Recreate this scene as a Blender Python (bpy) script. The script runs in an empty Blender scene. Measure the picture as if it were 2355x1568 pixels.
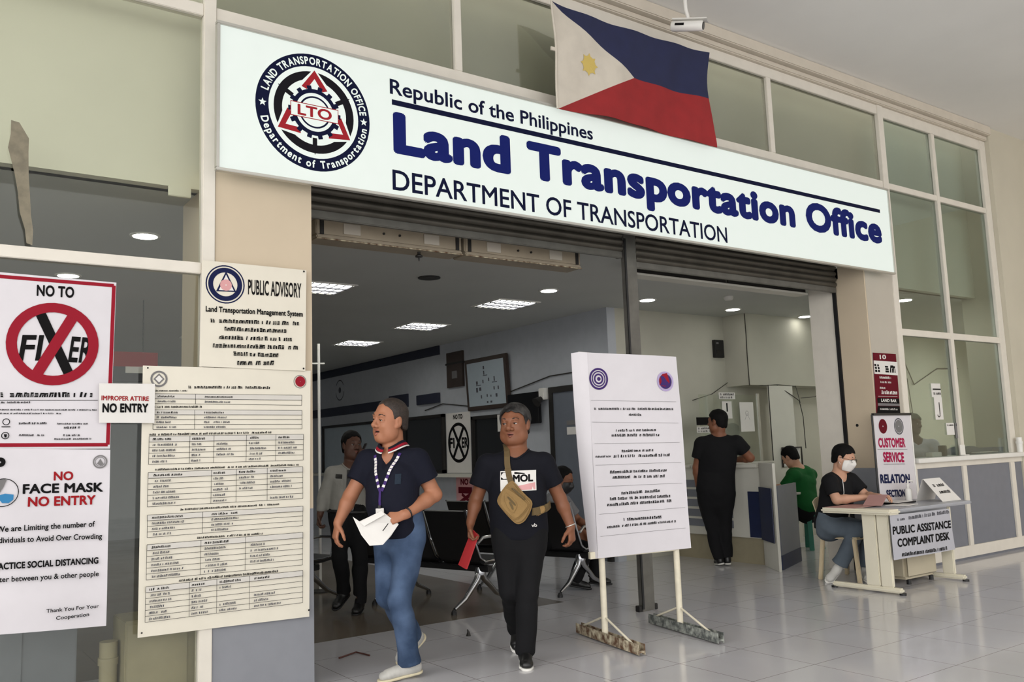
import bpy, bmesh, math, random
import numpy as np
from mathutils import Vector, Matrix

# ------------------------------------------------------------------ camera, world, light, exposure
SC = bpy.context.scene
COL = SC.collection
def link(o):
    COL.objects.link(o); return o
cam_d = bpy.data.cameras.new('camera'); cam = link(bpy.data.objects.new('camera', cam_d))
cam_d.sensor_width = 36.0; cam_d.lens = 36.0*2006.0/2355.0
cam_d.clip_start = 0.05; cam_d.clip_end = 200
YAW, PITCH, ROLL = 0.619411, 0.123665, -0.035264
_f = Vector((math.sin(YAW)*math.cos(PITCH), math.cos(YAW)*math.cos(PITCH), math.sin(PITCH)))
_r0 = Vector((math.cos(YAW), -math.sin(YAW), 0)); _u0 = _r0.cross(_f)
_r = math.cos(ROLL)*_r0 + math.sin(ROLL)*_u0; _u = -math.sin(ROLL)*_r0 + math.cos(ROLL)*_u0
cam.matrix_world = Matrix(((_r.x,_u.x,-_f.x,0),(_r.y,_u.y,-_f.y,0),(_r.z,_u.z,-_f.z,1.43),(0,0,0,1)))
SC.camera = cam
W = bpy.data.worlds.new('world'); SC.world = W; W.use_nodes = True
W.node_tree.nodes['Background'].inputs[0].default_value = (1.0, 0.985, 0.965, 1)
_wn = W.node_tree; _tc = _wn.nodes.new('ShaderNodeTexCoord'); _sx = _wn.nodes.new('ShaderNodeSeparateXYZ'); _mr = _wn.nodes.new('ShaderNodeMapRange')
_wn.links.new(_tc.outputs['Generated'], _sx.inputs[0]); _wn.links.new(_sx.outputs[0], _mr.inputs[0])     # sky brighter towards the open left end
_mr.inputs[1].default_value = -1.0; _mr.inputs[2].default_value = 1.0; _mr.inputs[3].default_value = 4.3; _mr.inputs[4].default_value = 0.45
_wn.links.new(_mr.outputs[0], _wn.nodes['Background'].inputs[1])
VS = SC.view_settings
SC.display_settings.display_device = 'sRGB'
VS.view_transform = 'Standard'; VS.look = 'None'; VS.gamma = 1.0; VS.use_curve_mapping = False
VS.exposure = -0.14
try:
    SC.cycles.use_denoising = True
    SC.cycles.max_bounces = 8; SC.cycles.transparent_max_bounces = 16
    SC.cycles.caustics_reflective = False; SC.cycles.caustics_refractive = False
    SC.cycles.sample_clamp_indirect = 6.0
except Exception: pass

# ------------------------------------------------------------------ materials
def lin(c):
    out = []
    for v in c[:3]:
        v = v/255.0
        out.append(v/12.92 if v <= 0.04045 else ((v+0.055)/1.055)**2.4)
    return (*out, 1.0)
def mat(name, rgb, rough=0.6, metal=0.0, noise=0.0, scale=8.0, bump=0.0, bscale=60.0, spec=0.5, rgb2=None, emit=None, estr=1.0, coat=0.0):
    m = bpy.data.materials.new(name); m.use_nodes = True
    nt = m.node_tree; b = nt.nodes['Principled BSDF']
    b.inputs['Roughness'].default_value = rough; b.inputs['Metallic'].default_value = metal
    b.inputs['Specular IOR Level'].default_value = spec
    if coat: b.inputs['Coat Weight'].default_value = coat
    if name.endswith((' ink',' print',' vinyl',' letters')): b.inputs['Specular IOR Level'].default_value = 0.12; b.inputs['Roughness'].default_value = 0.7
    c1 = lin(rgb)
    tc = nt.nodes.new('ShaderNodeTexCoord')
    nz = nt.nodes.new('ShaderNodeTexNoise'); nz.inputs['Scale'].default_value = scale; nz.inputs['Detail'].default_value = 5
    nt.links.new(tc.outputs['Object'], nz.inputs['Vector'])
    mx = nt.nodes.new('ShaderNodeMix'); mx.data_type = 'RGBA'
    k = noise if noise else 0.04
    c2 = lin(rgb2) if rgb2 else tuple(max(0, v*(1-k)) for v in c1[:3])+(1,)
    mx.inputs[6].default_value = c1; mx.inputs[7].default_value = c2
    rp = nt.nodes.new('ShaderNodeValToRGB'); rp.color_ramp.elements[0].position = 0.38; rp.color_ramp.elements[1].position = 0.66
    nt.links.new(nz.outputs['Fac'], rp.inputs['Fac']); nt.links.new(rp.outputs['Color'], mx.inputs[0])
    nt.links.new(mx.outputs[2], b.inputs['Base Color'])
    if bump:
        n2 = nt.nodes.new('ShaderNodeTexNoise'); n2.inputs['Scale'].default_value = bscale; n2.inputs['Detail'].default_value = 4
        nt.links.new(tc.outputs['Object'], n2.inputs['Vector'])
        bp = nt.nodes.new('ShaderNodeBump'); bp.inputs['Strength'].default_value = bump; bp.inputs['Distance'].default_value = 0.01
        nt.links.new(n2.outputs['Fac'], bp.inputs['Height']); nt.links.new(bp.outputs['Normal'], b.inputs['Normal'])
    if emit:
        b.inputs['Emission Color'].default_value = lin(emit); b.inputs['Emission Strength'].default_value = estr
    return m
def glass(name, tint, refl=0.10):
    m = bpy.data.materials.new(name); m.use_nodes = True; nt = m.node_tree
    nt.nodes.remove(nt.nodes['Principled BSDF'])
    t = nt.nodes.new('ShaderNodeBsdfTransparent'); t.inputs[0].default_value = (*tint, 1)
    g = nt.nodes.new('ShaderNodeBsdfGlossy'); g.inputs['Roughness'].default_value = 0.02; g.inputs[0].default_value = (0.9,0.92,0.9,1)
    lw = nt.nodes.new('ShaderNodeLayerWeight'); lw.inputs[0].default_value = 0.35
    mr = nt.nodes.new('ShaderNodeMapRange'); mr.inputs[3].default_value = refl*0.12; mr.inputs[4].default_value = 0.34
    nt.links.new(lw.outputs['Fresnel'], mr.inputs[0])
    mx = nt.nodes.new('ShaderNodeMixShader')
    nt.links.new(mr.outputs[0], mx.inputs[0]); nt.links.new(t.outputs[0], mx.inputs[1]); nt.links.new(g.outputs[0], mx.inputs[2])
    nt.links.new(mx.outputs[0], nt.nodes['Material Output'].inputs[0])
    return m
def tile_mat(name, rgb, rgb2, grout, rough):
    m = bpy.data.materials.new(name); m.use_nodes = True; nt = m.node_tree; b = nt.nodes['Principled BSDF']
    tc = nt.nodes.new('ShaderNodeTexCoord'); sp = nt.nodes.new('ShaderNodeSeparateXYZ')
    nt.links.new(tc.outputs['Object'], sp.inputs[0])
    def mth(op, a, bb=None):
        n = nt.nodes.new('ShaderNodeMath'); n.operation = op
        for i, v in enumerate((a, bb)):
            if v is None: continue
            if isinstance(v, (int, float)): n.inputs[i].default_value = v
            else: nt.links.new(v, n.inputs[i])
        return n.outputs[0]
    def edge(s, off):
        q = mth('FRACT', mth('DIVIDE', mth('SUBTRACT', s, off), 0.6))
        return mth('MINIMUM', q, mth('SUBTRACT', 1.0, q))
    e = mth('MINIMUM', edge(sp.outputs[0], 4.88-30*0.6), edge(sp.outputs[1], 3.64-30*0.6))
    fac = mth('LESS_THAN', e, 0.0042)
    nz = nt.nodes.new('ShaderNodeTexNoise'); nz.inputs['Scale'].default_value = 1.1; nz.inputs['Detail'].default_value = 6
    nt.links.new(tc.outputs['Object'], nz.inputs['Vector'])
    rp = nt.nodes.new('ShaderNodeValToRGB'); rp.color_ramp.elements[0].position = 0.35; rp.color_ramp.elements[1].position = 0.7
    nt.links.new(nz.outputs['Fac'], rp.inputs['Fac'])
    mx = nt.nodes.new('ShaderNodeMix'); mx.data_type = 'RGBA'; mx.inputs[6].default_value = lin(rgb); mx.inputs[7].default_value = lin(rgb2)
    nt.links.new(rp.outputs['Color'], mx.inputs[0])
    m2 = nt.nodes.new('ShaderNodeMix'); m2.data_type = 'RGBA'; m2.inputs[7].default_value = lin(grout)
    nt.links.new(mx.outputs[2], m2.inputs[6]); nt.links.new(fac, m2.inputs[0])
    nt.links.new(m2.outputs[2], b.inputs['Base Color'])
    b.inputs['Roughness'].default_value = rough
    r2 = nt.nodes.new('ShaderNodeMapRange'); r2.inputs[3].default_value = rough; r2.inputs[4].default_value = rough+0.10
    nt.links.new(rp.outputs['Color'], r2.inputs[0]); nt.links.new(r2.outputs[0], b.inputs['Roughness'])
    return m
M = {}
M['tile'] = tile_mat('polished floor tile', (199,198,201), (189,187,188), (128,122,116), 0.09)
M['tile_brown'] = tile_mat('brown inner floor tile', (120,110,97), (104,94,82), (74,68,60), 0.16)  # darker brown tile for the inner hall floor
M['frame'] = mat('cream powder coat frame', (222,216,204), 0.45, noise=0.05)
M['beige'] = mat('beige wall paint', (204,188,163), 0.65, noise=0.05, scale=2.5)
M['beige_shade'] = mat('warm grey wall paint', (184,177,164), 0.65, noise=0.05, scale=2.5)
M['innerwall'] = mat('office wall paint', (186,184,170), 0.7, noise=0.05, scale=3)
M['offwhite'] = mat('off white plaster', (210,208,197), 0.7, noise=0.05, scale=3)
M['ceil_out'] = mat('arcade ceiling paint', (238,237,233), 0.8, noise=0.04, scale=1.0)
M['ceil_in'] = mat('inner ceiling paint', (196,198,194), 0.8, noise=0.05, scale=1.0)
M['bulk'] = mat('bulkhead paint', (230,228,211), 0.75, noise=0.06, scale=1.2)
M['greybase'] = mat('grey wainscot paint', (134,136,142), 0.6, noise=0.05)
M['greypanel'] = mat('grey counter laminate', (116,119,128), 0.42, noise=0.06)
M['partition'] = mat('pale grey partition paint', (178,182,188), 0.65, noise=0.05)
M['navyband'] = mat('navy fascia paint', (38,42,60), 0.55, noise=0.1)
M['navypanel'] = mat('navy laminate', (28,38,72), 0.5, noise=0.1)
M['dark'] = mat('dark steel', (42,40,38), 0.5, 0.3, noise=0.2)
M['shutter'] = mat('roller shutter steel', (92,88,80), 0.45, 0.5, noise=0.25, scale=4)
M['postm'] = mat('grey steel post', (112,110,104), 0.45, 0.5, noise=0.2)
M['aircurtain'] = mat('aged cream casing', (158,146,126), 0.55, noise=0.14, scale=5)
M['rust'] = mat('rusty flaking paint', (92,66,46), 0.8, noise=0.5, scale=22, rgb2=(196,186,160), bump=0.5)
M['galv'] = mat('weathered galvanised channel', (92,96,94), 0.6, 0.4, noise=0.5, scale=24, rgb2=(176,180,172), bump=0.4)
M['cream_pole'] = mat('chipped cream pole', (226,218,196), 0.55, noise=0.12, scale=14)
M['black'] = mat('black plastic', (22,22,24), 0.45, noise=0.1)
M['leather'] = mat('black bench leatherette', (24,24,26), 0.42, noise=0.15, bump=0.08, bscale=140)
M['chrome'] = mat('chrome', (196,198,202), 0.16, 1.0)
M['paper'] = mat('white paper', (222,219,214), 0.6, noise=0.03)
M['creampaper'] = mat('cream tarpaulin', (222,216,200), 0.5, noise=0.03)
M['shadepaper'] = mat('white tarpaulin in painted shade', (180,180,187), 0.5, noise=0.03)  # whitish desk banner, its shade put into the base colour
M['coolpaper'] = mat('white tarpaulin', (212,208,212), 0.45, noise=0.03)
M['ink'] = mat('black ink', (15,14,15), 0.55)
M['greyink'] = mat('grey ink', (84,84,90), 0.55)
M['grey'] = mat('grey print', (120,118,118), 0.55)
M['crimson'] = mat('crimson print', (146,28,44), 0.5)
M['red'] = mat('red print', (150,26,32), 0.5)
M['maroon'] = mat('maroon print', (98,18,32), 0.5)
M['blue'] = mat('mask blue print', (60,128,176), 0.5)
M['navy'] = mat('navy print', (26,32,70), 0.5)
M['purple'] = mat('violet print', (66,46,104), 0.5)
M['lilac'] = mat('lilac print', (176,160,200), 0.5)
M['pink'] = mat('pale pink print', (214,160,160), 0.5)
M['magenta'] = mat('magenta print', (164,26,72), 0.5)
M['cellgrey'] = mat('table header tint', (206,202,194), 0.55)
M['signwhite'] = mat('backlit acrylic', (150,154,150), 0.35, emit=(238,248,240), estr=0.70)
M['signblue'] = mat('blue vinyl letters', (18,28,92), 0.45, emit=(24,44,150), estr=0.07)
M['signnavy'] = mat('navy vinyl letters', (12,18,50), 0.5)
M['signred'] = mat('red vinyl', (150,34,42), 0.4, emit=(150,34,42), estr=0.12)
M['signblack'] = mat('black vinyl', (22,20,26), 0.4)
M['alu'] = mat('aluminium trim', (196,194,186), 0.35, 0.6)
M['cornice'] = mat('greyish cornice paint', (206,197,182), 0.7, noise=0.05)
M['column'] = mat('pale stone column paint', (196,190,172), 0.7, noise=0.05, scale=2)
M['officelamp'] = mat('bright lit diffuser', (255,255,255), 0.5, emit=(255,253,245), estr=170.0)
M['lamp'] = mat('lit diffuser', (255,255,255), 0.5, emit=(255,253,245), estr=16.0)
M['flagblue'] = mat('blue flag cloth', (30,36,72), 0.8, noise=0.12, bump=0.15, bscale=300)
M['flagred'] = mat('red flag cloth', (150,32,34), 0.8, noise=0.12, bump=0.15, bscale=300)
M['flagwhite'] = mat('white flag cloth', (206,198,184), 0.8, noise=0.08, bump=0.15, bscale=300)
M['flagsun'] = mat('yellow flag print', (206,182,104), 0.8)
M['white'] = mat('white plastic', (228,226,220), 0.4, noise=0.04)
M['deskcream'] = mat('cream desk laminate', (222,216,196), 0.35, noise=0.04)
M['deskgrey'] = mat('grey desk top', (168,170,176), 0.35, noise=0.04)
M['pinktop'] = mat('dusty rose desk pad', (176,132,128), 0.4, noise=0.05)
M['pedestal'] = mat('beige pedestal', (192,182,158), 0.45, noise=0.05)
M['monobloc'] = mat('beige moulded plastic', (206,190,158), 0.45, noise=0.06)
M['greenplastic'] = mat('sea green plastic', (52,130,108), 0.45, noise=0.06)
M['curtain'] = mat('beige board', (156,147,122), 0.65, noise=0.08)
M['glassL'] = glass('clear shop glass', (0.94,0.95,0.92), 0.10)
M['glassU'] = glass('dusty upper glass', (0.79,0.80,0.77), 0.14)
M['glassR'] = glass('tinted office glass', (0.77,0.81,0.79), 0.10)
M['acrylic'] = glass('clear acrylic', (0.95,0.97,0.96), 0.05)
M['brown'] = mat('dark brown panel', (58,46,40), 0.5, noise=0.15)
M['screen'] = mat('dark window film', (30,32,34), 0.18, noise=0.1)
M['tv'] = mat('television screen', (14,14,16), 0.12)
M['doorgrey'] = mat('slate grey door', (104,110,120), 0.5, noise=0.06)
M['boardface'] = mat('chart board', (168,180,188), 0.35)
M['tape'] = mat('old packing tape', (126,118,98), 0.5, noise=0.3, scale=20)
M['cable'] = mat('black cable', (40,36,30), 0.6)
M['greencloth'] = mat('dark green cap cloth', (44,62,48), 0.8, noise=0.15)
M['bagtan'] = mat('tan canvas', (142,112,66), 0.8, noise=0.15, bump=0.3, bscale=200)
M['bagdark'] = mat('olive webbing', (98,80,48), 0.8, noise=0.15, bump=0.3, bscale=200)
M['folderred'] = mat('red folder card', (172,44,48), 0.5, noise=0.06)

# ------------------------------------------------------------------ object helpers
def props(o, label=None, cat=None, group=None, kind=None):
    if label: o['label'] = label
    if cat: o['category'] = cat
    if group: o['group'] = group
    if kind: o['kind'] = kind
    return o
def thing(name, label, cat, loc=(0,0,0), rotz=0.0, group=None):
    o = link(bpy.data.objects.new(name, None)); o.empty_display_size = 0.1
    o.location = loc; o.rotation_euler = (0,0,rotz)
    return props(o, label, cat, group)
class MB:
    "collects shapes for one mesh"
    def __init__(s): s.v = []; s.f = []
    def add(s, vs, fs):
        n = len(s.v); s.v += [tuple(map(float, v)) for v in vs]; s.f += [tuple(i+n for i in f) for f in fs]; return s
    def box(s, lo, hi):
        x0,y0,z0 = lo; x1,y1,z1 = hi
        return s.add([(x0,y0,z0),(x1,y0,z0),(x1,y1,z0),(x0,y1,z0),(x0,y0,z1),(x1,y0,z1),(x1,y1,z1),(x0,y1,z1)],
                     [(0,3,2,1),(4,5,6,7),(0,1,5,4),(1,2,6,5),(2,3,7,6),(3,0,4,7)])
    def obox(s, c, ax, ay, az):
        c, ax, ay, az = map(Vector, (c, ax, ay, az))
        vs = [c+i*ax+j*ay+k*az for k in (-1,1) for i, j in ((-1,-1),(1,-1),(1,1),(-1,1))]
        return s.add(vs, [(0,3,2,1),(4,5,6,7),(0,1,5,4),(1,2,6,5),(2,3,7,6),(3,0,4,7)])
    def bar(s, p, q, w, h, up=(0,0,1)):
        p, q, up = Vector(p), Vector(q), Vector(up); d = (q-p); L = d.length; d.normalize()
        a = d.cross(up)
        if a.length < 1e-4: a = d.cross(Vector((1,0,0)))
        a.normalize(); b = a.cross(d)
        return s.obox((p+q)/2, d*L/2, a*w/2, b*h/2)
    def tube(s, pts, r, n=8, caps=True):
        pts = [Vector(p) for p in pts]; rs = r if isinstance(r, (list, tuple)) else [r]*len(pts)
        vs = []; fs = []; prev = None
        for i, p in enumerate(pts):
            t = (pts[min(i+1, len(pts)-1)]-pts[max(i-1, 0)]).normalized()
            if prev is None:
                a = t.cross(Vector((0,0,1)))
                if a.length < 0.05: a = t.cross(Vector((1,0,0)))
            else: a = prev - t*prev.dot(t)
            a.normalize(); prev = a; b = t.cross(a)
            for k in range(n):
                an = 2*math.pi*k/n; vs.append(p + (a*math.cos(an)+b*math.sin(an))*rs[i])
        for i in range(len(pts)-1):
            for k in range(n): fs.append((i*n+k, i*n+(k+1)%n, (i+1)*n+(k+1)%n, (i+1)*n+k))
        if caps: fs += [tuple(range(n))[::-1], tuple(range((len(pts)-1)*n, len(pts)*n))]
        return s.add(vs, fs)
    def lathe(s, c, prof, n=24):
        vs = []; fs = []
        for (r, z) in prof:
            for k in range(n):
                a = 2*math.pi*k/n; vs.append((c[0]+r*math.cos(a), c[1]+r*math.sin(a), c[2]+z))
        for i in range(len(prof)-1):
            for k in range(n): fs.append((i*n+k, i*n+(k+1)%n, (i+1)*n+(k+1)%n, (i+1)*n+k))
        fs += [tuple(range(n))[::-1], tuple(range((len(prof)-1)*n, len(prof)*n))]
        return s.add(vs, fs)
    def prism(s, pts, off):
        "polygon (3D points) swept by a vector"
        n = len(pts); off = Vector(off); vs = [Vector(p) for p in pts]; vs = vs+[v+off for v in vs]
        return s.add(vs, [tuple(range(n))[::-1], tuple(range(n, 2*n))]+[(i, (i+1)%n, n+(i+1)%n, n+i) for i in range(n)])
    def build(s, name, m, parent=None, bevel=0.0, smooth=False, seg=2):
        me = bpy.data.meshes.new(name); me.from_pydata(s.v, [], s.f); me.update()
        bm = bmesh.new(); bm.from_mesh(me); bmesh.ops.recalc_face_normals(bm, faces=bm.faces)
        if bevel:
            bmesh.ops.bevel(bm, geom=[e for e in bm.edges if len(e.link_faces) == 2 and e.calc_face_angle(0) > 0.6], offset=bevel, segments=seg, affect='EDGES', clamp_overlap=True)
        bm.to_mesh(me); bm.free()
        if smooth:
            for p in me.polygons: p.use_smooth = True
            try: me.set_sharp_from_angle(angle=0.7)
            except Exception: pass
        me.materials.append(M[m] if isinstance(m, str) else m)
        o = link(bpy.data.objects.new(name, me))
        if parent is not None: o.parent = parent
        return o
def struct(mb, name, m, label=None, bevel=0.0, parent=None):
    o = mb.build(name, m, parent, bevel)
    if parent is None: o['kind'] = 'structure'
    if label: o['label'] = label
    return o
def copy_tree(o, parent=None):
    c = o.copy(); COL.objects.link(c)
    if parent is not None: c.parent = parent
    for ch in list(o.children): copy_tree(ch, c)
    return c

# ------------------------------------------------------------------ printed art: flat ink on a sheet
_tx = {}
def text_mesh(s, bold, sp=1.0):
    k = (s, bold, sp)
    if k not in _tx:
        bold0 = bold
        if bold0 > .024 or 'M' in s: bold = 0.0
        cu = bpy.data.curves.new('t', 'FONT'); cu.body = s; cu.size = 1.0; cu.offset = bold; cu.resolution_u = 4; cu.space_character = sp
        ob = bpy.data.objects.new('t', cu); COL.objects.link(ob)
        dg = bpy.context.evaluated_depsgraph_get()
        me = bpy.data.meshes.new_from_object(ob.evaluated_get(dg))
        v = np.array([tuple(q.co) for q in me.vertices]) if len(me.vertices) else np.zeros((1,3))
        fc = [tuple(p.vertices) for p in me.polygons]
        if bold0 > .024 or (bold0 and 'M' in s):          # heavier capitals by overprinting the plain glyphs
            n = len(v); st = [(bold0*math.cos(a), bold0*math.sin(a), -.00004*(i+1)) for i, a in enumerate(np.linspace(0, 2*math.pi, 13)[:-1])]
            v = np.concatenate([v]+[v+np.array(d) for d in st]); fc = [tuple(i+n*q for i in f) for q in range(13) for f in fc]
        _tx[k] = (v, fc)
        bpy.data.objects.remove(ob); bpy.data.curves.remove(cu); bpy.data.meshes.remove(me)
    return _tx[k]
def cap_height(bold): return text_mesh('H', bold)[0][:,1].max()
class Fr:
    "a plane in the place: origin, right axis, up axis; normal comes out of the printed side"
    def __init__(s, o, u=(1,0,0), v=(0,0,1), warp=None):
        s.o, s.u, s.v = Vector(o), Vector(u).normalized(), Vector(v).normalized(); s.n = s.u.cross(s.v); s.warp = warp
    def __call__(s, a, b, c=0.0):
        if s.warp: c = c + s.warp(a, b)
        return s.o + s.u*a + s.v*b + s.n*c
class Art:
    def __init__(s, fr, base=0.001): s.fr = fr; s.c = {}; s.words = []; s.n = base; s.rnd = random.Random(7)
    def mb(s, col): return s.c.setdefault(col, MB())
    def up(s): s.n += 0.00007
    def poly(s, pts, col):
        s.up(); s.mb(col).add([s.fr(a, b, s.n) for a, b in pts], [tuple(range(len(pts)))])
    def rect(s, x0, z0, x1, z1, col): s.poly([(x0,z0),(x1,z0),(x1,z1),(x0,z1)], col)
    def line(s, p, q, w, col):
        dx, dz = q[0]-p[0], q[1]-p[1]; L = math.hypot(dx, dz) or 1; nx, nz = -dz/L*w/2, dx/L*w/2
        m = max(1, int(L/.07)) if s.fr.warp else 1; s.up(); vs = []
        for k in range(m+1):
            a, b = p[0]+dx*k/m, p[1]+dz*k/m; vs += [s.fr(a+nx, b+nz, s.n), s.fr(a-nx, b-nz, s.n)]
        s.mb(col).add(vs, [(2*k,2*k+1,2*k+3,2*k+2) for k in range(m)])
    def ring(s, c, r0, r1, col, a0=0.0, a1=2*math.pi, n=40):
        s.up(); full = abs(a1-a0-2*math.pi) < 1e-6; m = max(3, int(n*(a1-a0)/(2*math.pi))); vs = []; fs = []
        for k in range(m+1):
            a = a0+(a1-a0)*k/m
            for r in (r0, r1): vs.append(s.fr(c[0]+r*math.cos(a), c[1]+r*math.sin(a), s.n))
        for k in range(m): fs.append((2*k, 2*k+1, 2*k+3, 2*k+2))
        s.mb(col).add(vs, fs)
    def text(s, txt, p, q, h, col, bold=0.02, slant=0.0):
        "fits the string between p and q (base line), capitals h tall; each word a piece of its own"
        if ' ' in txt:
            sp = 1.0+1.6*max(bold-.015, 0); ws = txt.split(' '); v, _ = text_mesh(txt, bold, sp); i0 = v[:,0].min(); wd = v[:,0].max()-i0
            for k, w in enumerate(ws):
                vv, _ = text_mesh(' '.join(ws[:k+1]), bold, sp); wv, _ = text_mesh(w, bold, sp)
                b = (vv[:,0].max()-i0)/wd; a = b-(wv[:,0].max()-wv[:,0].min())/wd
                s.text(w, (p[0]+(q[0]-p[0])*a, p[1]+(q[1]-p[1])*a), (p[0]+(q[0]-p[0])*b, p[1]+(q[1]-p[1])*b), h, col, bold, slant)
            return
        v, f = text_mesh(txt, bold, 1.0+1.6*max(bold-.015, 0)); s.up()
        x0, x1 = v[:,0].min(), v[:,0].max(); ch = cap_height(bold)
        dx, dz = q[0]-p[0], q[1]-p[1]
        P = []
        for x, y, zz in v:
            t = (x-x0)/(x1-x0); P.append(s.fr(p[0]+dx*t+slant*y/ch*h, p[1]+dz*t+y/ch*h, s.n+zz+.00055))
        s.words.append((col, MB().add(P, f))); s.n += .0006
    def marks(s, p, q, h, col):
        "a run of print too small to read"
        s.up(); L = math.hypot(q[0]-p[0], q[1]-p[1]); x = 0.0; vs = []; fs = []; R = s.rnd
        while x < L-0.2*h:
            if R.random() < 0.16: x += 0.45*h; continue
            w = h*R.uniform(0.35, 0.75); hh = h*R.uniform(0.7, 1.0); sl = h*R.uniform(-0.1, 0.25); k = R.random()
            for (a0, b0, a1, b1) in ([(0,0,0.42,1),(0.42,0.66,1,1),(0.66,0,1,0.6)] if k < 0.4 else [(0,0,1,0.3),(0.1,0.38,1,0.66),(0,0.74,0.9,1)] if k < 0.7 else [(0.15,0,0.8,1)]):
                n = len(vs)
                for a, b in ((a0,b0),(a1,b0),(a1,b1),(a0,b1)):
                    xx = x+a*w+b*sl; t = xx/L; vs.append(s.fr(p[0]+(q[0]-p[0])*t, p[1]+(q[1]-p[1])*t+b*hh, s.n))
                fs.append((n,n+1,n+2,n+3))
            x += w+0.14*h
        s.mb(col).add(vs, fs)
    def table(s, c4, cols, rows):
        (tl, tr, br, bl) = c4
        def g(a, b):
            return tuple((1-b)*((1-a)*tl[i]+a*tr[i])+b*((1-a)*bl[i]+a*br[i]) for i in (0, 1))
        s.line(g(0,.5/rows), g(1,.5/rows), abs(tl[1]-bl[1])/rows, 'cellgrey')
        for r in range(rows+1): s.line(g(0,r/rows), g(1,r/rows), 0.0022, 'ink')
        xs = [0]+cols+[1]
        for c in xs: s.line(g(c,0), g(c,1), 0.0022, 'ink')
        hh = abs(tl[1]-bl[1])/rows
        for r in range(rows):
            for i in range(len(xs)-1):
                if i > 1 and s.rnd.random() < 0.25: continue
                w = xs[i+1]-xs[i]; a0 = xs[i]+0.08*w; a1 = a0+w*min(0.8, s.rnd.uniform(0.3, 0.65)*(0.3/max(w,0.3)))
                s.marks(g(a0,(r+0.72)/rows), g(a1,(r+0.72)/rows), hh*0.42, 'greyink' if r else 'ink')
    def items(s, its):
        for it in its:
            k = it[0]
            if k == 't': s.text(*it[1:])
            elif k == 'm': s.marks(*it[1:])
            elif k == 'ring': s.ring(it[1], it[2], it[3], it[4])
            elif k == 'p': s.poly(it[1], it[2])
            elif k == 'l': s.line(it[1], it[2], it[3], it[4])
            elif k == 'tab': s.table(it[1], it[2], it[3])
    def build(s, parent, names=None):
        out = []
        nm = names or {}
        for col, mb, key in [(c, m, nm.get(c, 'print')) for c, m in s.c.items()]+[(c, m, nm.get(c, 'lettering') if 'lettering' in nm.get(c, 'lettering') else 'lettering') for c, m in s.words]:
            me = bpy.data.meshes.new('print'); me.from_pydata(mb.v, [], mb.f); me.materials.append(M[col])
            o = link(bpy.data.objects.new(key, me)); o.parent = parent; out.append(o)
            o['label'] = M[col].name.replace(' print', '').replace(' ink', '')+' printing on the sheet'
        return out
def sheet_mesh(name, fr, c4, m, parent=None, thick=0.003, nu=10, nv=14):
    "a sheet with thickness that follows the frame's warp; c4 = TL, TR, BR, BL"
    tl, tr, br, bl = c4; vs = []; fs = []
    for side in (0, 1):
        for j in range(nv+1):
            for i in range(nu+1):
                a, b = i/nu, j/nv
                p = [(1-b)*((1-a)*tl[k]+a*tr[k])+b*((1-a)*bl[k]+a*br[k]) for k in (0, 1)]
                vs.append(fr(p[0], p[1], -thick*side))
    N = (nu+1)*(nv+1)
    for j in range(nv):
        for i in range(nu):
            k = j*(nu+1)+i; fs += [(k, k+nu+1, k+nu+2, k+1), (N+k, N+k+1, N+k+nu+2, N+k+nu+1)]
    rim = [i for i in range(nu)]+[j*(nu+1)+nu for j in range(nv)]+[nv*(nu+1)+i for i in range(nu, 0, -1)]+[j*(nu+1) for j in range(nv, 0, -1)]
    for i in range(len(rim)):
        a, b = rim[i], rim[(i+1) % len(rim)]; fs.append((a, b, N+b, N+a))
    mb = MB(); mb.add(vs, fs); return mb.build(name, m, parent, smooth=True)
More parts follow.
